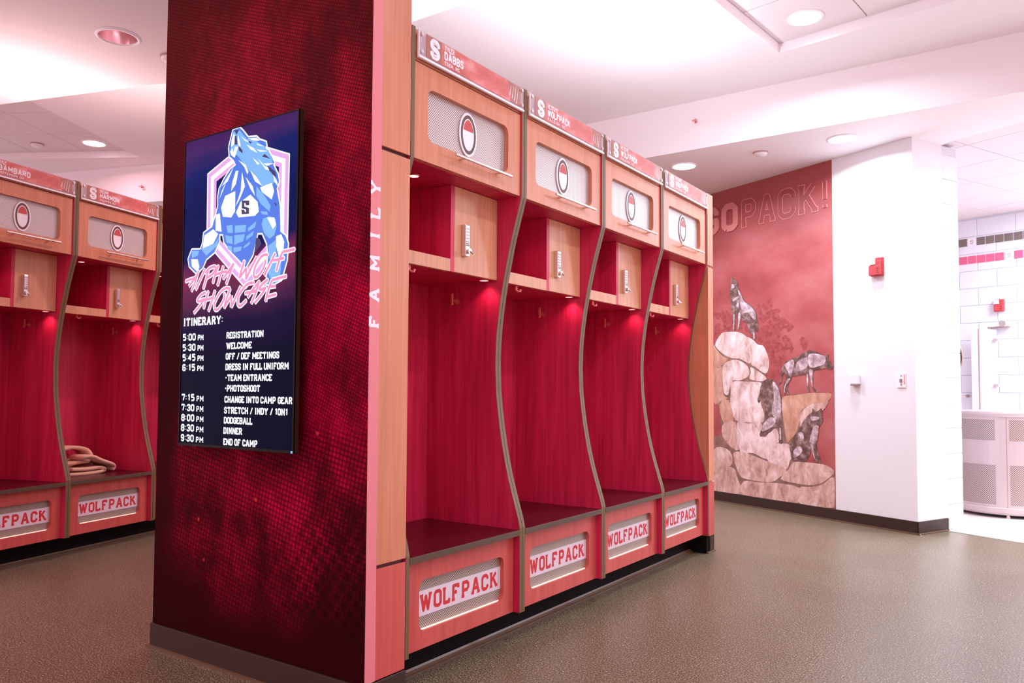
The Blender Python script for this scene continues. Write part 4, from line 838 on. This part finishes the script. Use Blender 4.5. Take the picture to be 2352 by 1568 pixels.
for i in range(3):
    lk = copy_tree(proto)
    p = LEFT0 + Vector((math.cos(LROT), math.sin(LROT), 0)) * LP * (i - 1)
    lk.location = p; lk.rotation_euler = (0, 0, LROT); lk.scale = (LP / LW, 1, 1); lk['label'] = LLAB[i]; lk['group'] = 'lockers in the row across the room'
    lockers.append(lk)
for lk, nm in zip(lockers, NAMES + LNAMES): name_plate(lk, *nm)

# kicks, fillers, added uplights
def cove_strip(name, label, loc, rz, length):
    pts = [(.1355, .022), (.1355, 0), (.112, 0), (.112, .004), (.122, .008), (.130, .014)]
    q = MB().slab(pts, [], 0, length)
    o_ = MB().add([(p[1], p[0], p[2]) for p in q.v], q.f).build(name, M['rubber_toe']); place(o_, loc, rz); struct(o_, label)
cove_strip('trim_1', 'olive cove strip at the foot of the row beside the pier', (YF, 2.122, 0), R(90), 4 * LW)
cove_strip('trim_2', 'olive cove strip at the foot of the row across the room', tuple(LEFT0 - Vector((math.cos(LROT), math.sin(LROT), 0)) * LP), LROT, 3 * LP)
t = thing('corner_plinth', 'dark rubber plinth block ending the locker row near the mural', 'baseboard', (YF, 2.122 + 4 * LW, 0), R(90))
MB().box(.002, .125, .020, .5, 0, .118, .002).build('plinth_block', M['black'], t)
MB().box(.05, .128, .012, .030, 0, .120, .002).build('plinth_face', M['rubber'], t)
MB().box(.0, .136, .004, .020, 0, .010, .002).build('base_toe', M['rubber_toe'], t)

t = thing('filler_panel', 'tall orange cherry filler between the pier strip and the first locker', 'panel', (YF, 1.9735, 0), R(90))
MB().box(.0005, .148, .012, .5, .1, 3.07).build('filler_core', M['seat'], t)
MB().box(.0005, .1475, 0, .012, .1, .4735, .001).build('lower_panel', M['wood_base'], t)
MB().box(.0005, .1475, 0, .012, .487, 1.923, .001).build('middle_panel', M['wood'], t)
MB().box(.0005, .1475, 0, .012, 1.9375, 3.07, .001).build('upper_panel', M['wood'], t)
t = thing('filler_panel', 'narrow cherry end panel of the row facing the mural wall', 'panel', (YF, 2.122 + 4 * LW, 0), R(90))
MB().box(.0005, .095, .012, .545, .118, 2.425).build('filler_core', M['wood'], t)
MB().box(.0005, .095, .0, .012, .118, .470, .001).build('lower_panel', M['wood_base'], t)
MB().box(.0005, .095, .0, .012, .484, 1.923, .001).build('middle_panel', M['wood'], t)
MB().box(.0005, .095, .0, .012, 1.9375, 2.427, .001).build('upper_panel', M['wood'], t)

def cove(label, loc, rz, length, power, color):  # uplight strips added on the locker tops to light the ceiling
    t = thing('added_uplight', label, 'added light strip', loc, rz)
    MB().box(.05, length - .05, .20, .27, 2.425, 2.445, .002).build('channel', M['trim_white'], t)
    MB().box(.06, length - .06, .208, .262, 2.444, 2.449).build('diffuser', M['lens'], t)
    d = bpy.data.lights.new('added_uplight_lamp', 'AREA'); d.shape = 'RECTANGLE'; d.size = length - .1; d.size_y = .06; d.energy = power; d.color = color
    o_ = bpy.data.objects.new('added_uplight_lamp', d); COL.objects.link(o_); o_.parent = t
    o_.location = (length / 2, .235, 2.46); o_.rotation_euler = (math.pi, 0, 0)
cove('added unseen uplight strip on top of the row beside the pier', (YF, 2.122, 0), R(90), 4 * LW, P_UPLIGHT, C_WHITE)
cove('added unseen uplight strip on top of the row across the room', tuple(LEFT0 - Vector((math.cos(LROT), math.sin(LROT), 0)) * LP), LROT, 3 * LP, P_UPLIGHT * .5, (1, .66, .66))

# folded cloth on the seat across the room
lk = LEFT0
def ribbon(mb, path, width, th=.006):
    """folded band: path of (u, z) points swept along depth"""
    n = len(path); ring = []
    for k, (u, z, d0, d1) in enumerate(path):
        a = path[max(k - 1, 0)]; b_ = path[min(k + 1, n - 1)]
        tx, tz = b_[0] - a[0], b_[1] - a[1]; l = math.hypot(tx, tz) or 1; nx, nz = -tz / l, tx / l
        ring.append([(u + nx * th, d0, z + nz * th), (u + nx * th, d1, z + nz * th), (u - nx * th, d1, z - nz * th), (u - nx * th, d0, z - nz * th)])
    o_ = len(mb.v)
    for r_ in ring: mb.v += r_
    for k in range(n - 1):
        for j in range(4): mb.f.append((o_ + 4 * k + j, o_ + 4 * k + (j + 1) % 4, o_ + 4 * (k + 1) + (j + 1) % 4, o_ + 4 * (k + 1) + j))
    mb.f += [(o_, o_ + 1, o_ + 2, o_ + 3), tuple(o_ + 4 * (n - 1) + j for j in (3, 2, 1, 0))]
def smooth_path(P_, k=6):
    out = []
    for i in range(len(P_) - 1):
        p0, p1, p2, p3 = P_[max(i - 1, 0)], P_[i], P_[i + 1], P_[min(i + 2, len(P_) - 1)]
        for s in range(k):
            t_ = s / k
            out.append(tuple(.5 * (2 * b + (c - a) * t_ + (2 * a - 5 * b + 4 * c - d) * t_ ** 2 + (3 * b - a - 3 * c + d) * t_ ** 3) for a, b, c, d in zip(p0, p1, p2, p3)))
    out.append(P_[-1]); return out
ct = thing('folded_cloth', 'tan folded cloth lying crumpled on a locker seat', 'clothing', tuple(LEFT0 + Vector((0, 0, .4825))), LROT)
q = MB(); ribbon(q, smooth_path([(.20, .012, .24, .46), (.32, .010, .22, .46), (.45, .012, .22, .44), (.50, .024, .22, .42), (.46, .042, .22, .42), (.36, .040, .22, .44), (.24, .045, .24, .46)]), .2, .011); q.build('lower_fold', M['tan_cloth'], ct, True)
q = MB(); ribbon(q, smooth_path([(.20, .072, .28, .42), (.30, .088, .25, .40), (.36, .096, .22, .36), (.31, .120, .22, .34), (.37, .128, .20, .36), (.45, .095, .20, .38), (.54, .062, .20, .38), (.585, .038, .22, .36), (.57, .016, .22, .36)]), .2, .010); q.build('front_fold', M['tan_cloth'], ct, True)
q = MB(); ribbon(q, smooth_path([(.18, .10, .36, .50), (.22, .155, .36, .48), (.34, .185, .36, .47), (.46, .165, .36, .47), (.49, .125, .34, .46), (.50, .07, .34, .46), (.49, .03, .34, .46)]), .2, .012); q.build('back_fold', M['tan_cloth'], ct, True)
q = MB(); ribbon(q, smooth_path([(.18, .065, .30, .46), (.26, .062, .30, .47), (.36, .09, .34, .47), (.46, .10, .36, .47)]), .2, .016); q.build('inner_fold', M['tan_cloth'], ct, True)

# ================================================================== display on the pier
tv = thing('wall_display', 'tall black framed display on the dark pier showing an event schedule', 'display', (-2.8956, 1.852, .8635), 0)
TW, TH = .6926, 1.2245
MB().box(0, TW, .002, .022, -.004, TH, .002).build('housing', M['bezel_side'], tv)
MB().slab([(0, -.004), (TW, -.004), (TW, TH), (0, TH)], [[(.005, .006), (TW - .007, .006), (TW - .007, TH - .005), (.005, TH - .005)]], -.002, .004).build('bezel', M['bezel'], tv)
sc_ = MB().box(.004, TW - .006, .0005, .004, .005, TH - .004).build('screen', M['screen'], tv)
MB().box(.12, .56, .021, .068, .25, .95).build('wall_bracket', M['black'], tv)
MB().box(-.0025, .0005, .006, .016, .99, 1.02).build('side_button', M['trim_white'], tv)
MB().box(TW - .012, TW - .003, -.003, .0, -.003, .005).build('standby_lamp', M['g_cyan'], tv)
def ring(k0, k1, name, mk, y):
    H_ = DISPLAY_ART['hexagon']; cx = sum(p[0] for p in H_) / 6; cz = sum(p[1] for p in H_) / 6
    f = lambda k: [(cx + (p[0] - cx) * k, cz + (p[1] - cz) * k) for p in H_]
    MB().slab(f(k0), [f(k1)], y, y + .0002).build(name, M[mk], sc_)
ring(1.025, 1.0, 'frame_outline', 'g_white', -.0002)
ring(1.0, .925, 'frame_band', 'g_pink', -.0002)
ring(.925, .845, 'frame_band', 'g_white', -.0002)
ring(.845, .775, 'frame_band', 'g_pink', -.0002)
fig = DISPLAY_ART['figure']
MB().strokes([fig + fig[:1]], .012, -.0005).build('figure_outline', M['g_white'], sc_)
MB().poly(fig, -.0008).build('figure_fill', M['g_blue'], sc_)
for key, mk, y in (('light', 'g_light', -.0011), ('white', 'g_white', -.0014), ('dark', 'g_dark', -.0017)):
    t = MB()
    for p in DISPLAY_ART[key]: t.poly(p, y)
    t.build('figure_' + key, M[mk], sc_)
MB().strokes([smooth_path(l, 5) if len(l) > 2 else l for l in DISPLAY_SCRIPT], .0185, -.0020).build('script_outline', M['g_white'], sc_)
MB().strokes([smooth_path(l, 5) if len(l) > 2 else l for l in DISPLAY_SCRIPT], .0105, -.0023).build('script_lettering', M['g_rose'], sc_)
write(MB(), 'ITINERARY:', .016, .276, .470, .504, -.0006, t=1.9, gap=.0).build('screen_text', M['g_white'], sc_)
for ts_, a, z, b, ev, ea, ez, eb in DISPLAY_ROWS:
    if ts_:
        t = write(MB(), ts_[:4], a, a + .089, z - .014, z + .015, -.0006, t=1.75, gap=.1)
        write(t, 'PM', a + .100, b, z - .014, z + .008, -.0006, t=1.6, gap=.2).build('screen_text', M['g_white'], sc_)
    write(MB(), ev, ea, eb, ez - .013, ez + .013, -.0006, t=1.75, gap=.0).build('screen_text', M['g_white'], sc_)

# ================================================================== on the white wall
def on_wall(s, z, off=0.0, base=(MX, MY, MR)):
    return (base[0] + s * math.cos(base[2]) + off * math.sin(base[2]), base[1] + s * math.sin(base[2]) - off * math.cos(base[2]), z)
def alarm(label, loc, rz, k=1.0):
    t = thing('fire_alarm', label, 'fire alarm', loc, rz)
    b_ = MB().box(-.058 * k, .058 * k, -.02 * k, .0, -.074 * k, .074 * k, .006).build('back_plate', M['alarm_red'], t)
    MB().box(-.052 * k, .052 * k, -.048 * k, -.018 * k, -.070 * k, .012 * k, .006).build('sounder', M['alarm_red'], t)
    MB().box(.012 * k, .052 * k, -.044 * k, -.018 * k, .010 * k, .070 * k, .004).build('cap', M['alarm_red'], t)
    MB().slab([(-.050 * k, .016 * k), (.010 * k, .016 * k), (.010 * k, .066 * k), (-.050 * k, .066 * k)], [], -.052 * k, -.018 * k).build('strobe_lens', M['alarm_lens'], t)
    s = MB()
    for i in range(3): s.box(.018 * k, .040 * k, -.0495 * k, -.047 * k, (-.05 + i * .016) * k, (-.044 + i * .016) * k)
    s.build('sounder_slots', M['badge_dark'], t)
alarm('red fire alarm with clear strobe on the white wall beside the mural', on_wall(1.81, 2.09), MR)
alarm('small red fire alarm high on the wash room wall under the accent tiles', on_wall(.424, 2.06, .0, (BX, BY, BR)), BR, .92)
t = thing('light_switch', 'white light switch plate near the corner of the white wall', 'light switch', on_wall(2.0, 1.176), MR)
MB().box(-.036, .036, -.007, 0, -.058, .058, .003).build('cover_plate', M['trim_white'], t)
MB().box(-.008, .008, -.018, -.006, -.016, .012, .002).build('toggle', M['switch_gray'], t)
for z in (-.035, .035): MB().tube((0, -.0065, z), (0, -.009, z), .006, 12).build('screw', M['switch_gray'], t)
MB().box(.022, .030, -.0085, -.0065, -.03, .045, .0005).build('side_mark', M['sprinkler'], t)
t = thing('wall_sensor', 'small white wall box on the white wall left of the light switch', 'wall box', on_wall(1.60, 1.18), MR)
MB().box(-.042, .042, -.03, 0, -.032, .045, .004).build('case', M['wall'], t)
MB().box(-.030, .040, -.034, -.004, -.044, -.033, .002).build('lower_lip', M['switch_gray'], t)

# ================================================================== wash room things
t = thing('trash_can', 'round perforated steel trash can standing on the wash room floor', 'trash can', (-.363, 8.477, 0.004))
MB().lathe([(.40, .018), (.455, .03), (.47, .05), (.47, .085), (.466, .090), (.466, .88), (.40, .88)], n=72).build('body', M['steel_can'], t, False)
for a0, a1 in ((-160, -98.5), (-85.5, -24)):
    for z0, z1 in ((.115, .455), (.665, .845)):
        MB().lathe([(.4672, z0), (.4672, z1)], n=30, a0=R(a0), a1=R(a1)).build('perforated_panel', M['perf_can'], t, True)
MB().lathe([(.466, .870), (.476, .873), (.478, .905), (.470, .915), (.30, .918), (.28, .90), (.0005, .89)], n=72).build('lid', M['steel_can'], t, True)
MB().lathe([(.469, .082), (.4725, .086), (.469, .092)], n=72).build('lower_rib', M['chrome'], t, True)
MB().box(-.0012, .0012, -.4685, -.46, .05, .87).build('door_seam', M['switch_gray'], t).rotation_euler.z = R(2)
for a in (-150, -88, -30, 60):
    MB().tube((.42 * math.cos(R(a)), .42 * math.sin(R(a)), -.004), (.42 * math.cos(R(a)), .42 * math.sin(R(a)), .03), .018, 14, .012).build('foot', M['chrome'], t)
B_ = (BX, BY, BR)
t = thing('shower_stall', 'pale shower partition panels with steel clips behind the trash can', 'shower stall', on_wall(0, 0.004, 0, B_), BR)
MB().box(.162, .240, -.12, -.095, 0, 1.80, .003).build('front_panel', M['stall'], t)
MB().box(.242, .249, -.122, -.094, 0, 1.80).build('panel_edge', M['stall_edge'], t)
MB().slab([(.250, 0), (.422, 0), (.422, 1.775), (.36, 1.79), (.250, 1.792)], [], -.115, -.10).build('side_panel', M['stall'], t)
for z in (1.665, 1.160):
    MB().box(.398, .445, -.130, -.09, z - .014, z + .014, .003).build('clip', M['chrome'], t)
t = thing('shower_fixture', 'round steel shower head above the pale partition', 'shower head', on_wall(.473, 1.862, 0, B_), BR)
MB().tube((0, 0, 0), (0, -.05, -.004), .010, 12).build('arm', M['chrome'], t)
MB().tube((0, -.045, -.004), (0, -.075, -.012), .018, 20, .036).build('rose', M['chrome'], t)
t = thing('wall_shelf', 'thin brown shelf rail just under the shower head', 'shelf', on_wall(.42, 1.816, 0, B_), BR)
MB().box(-.11, .11, -.05, 0, -.006, .006, .002).build('rail', M['stall_edge'], t)
for x in (-.09, .09): MB().box(x - .006, x + .006, -.03, 0, -.02, -.004).build('bracket', M['chrome'], t)
t = thing('lever_tap', 'small steel lever tap on the wash room wall beside the partition', 'tap', on_wall(.092, 1.042, 0, B_), BR)
MB().tube((0, 0, 0), (0, -.06, 0), .012, 14).build('stem', M['chrome'], t)
MB().tube((-.06, -.055, 0), (.012, -.055, 0), .010, 12).build('lever', M['chrome'], t)
MB().tube((0, -.055, 0), (0, -.078, 0), .019, 18, .015).build('cap', M['switch_gray'], t)
t = thing('wall_mirror', 'round mirror edge peeking past the white block corner', 'mirror', (RX + .618 * math.cos(RR) - .17 * math.sin(RR), RY + .618 * math.sin(RR) + .17 * math.cos(RR), 1.37), RR)
q = MB().lathe([(.20, 0), (.20, .012), (.185, .022), (.0005, .026)], n=40)
MB().add([(p[2], p[1] * .9, p[0]) for p in q.v], q.f).build('glass', M['chrome'], t, True)
q = MB().lathe([(.200, .0), (.206, .002), (.206, .014), (.198, .016)], n=40)
MB().add([(p[2], p[1] * .9, p[0]) for p in q.v], q.f).build('rim', M['stall_edge'], t, True)
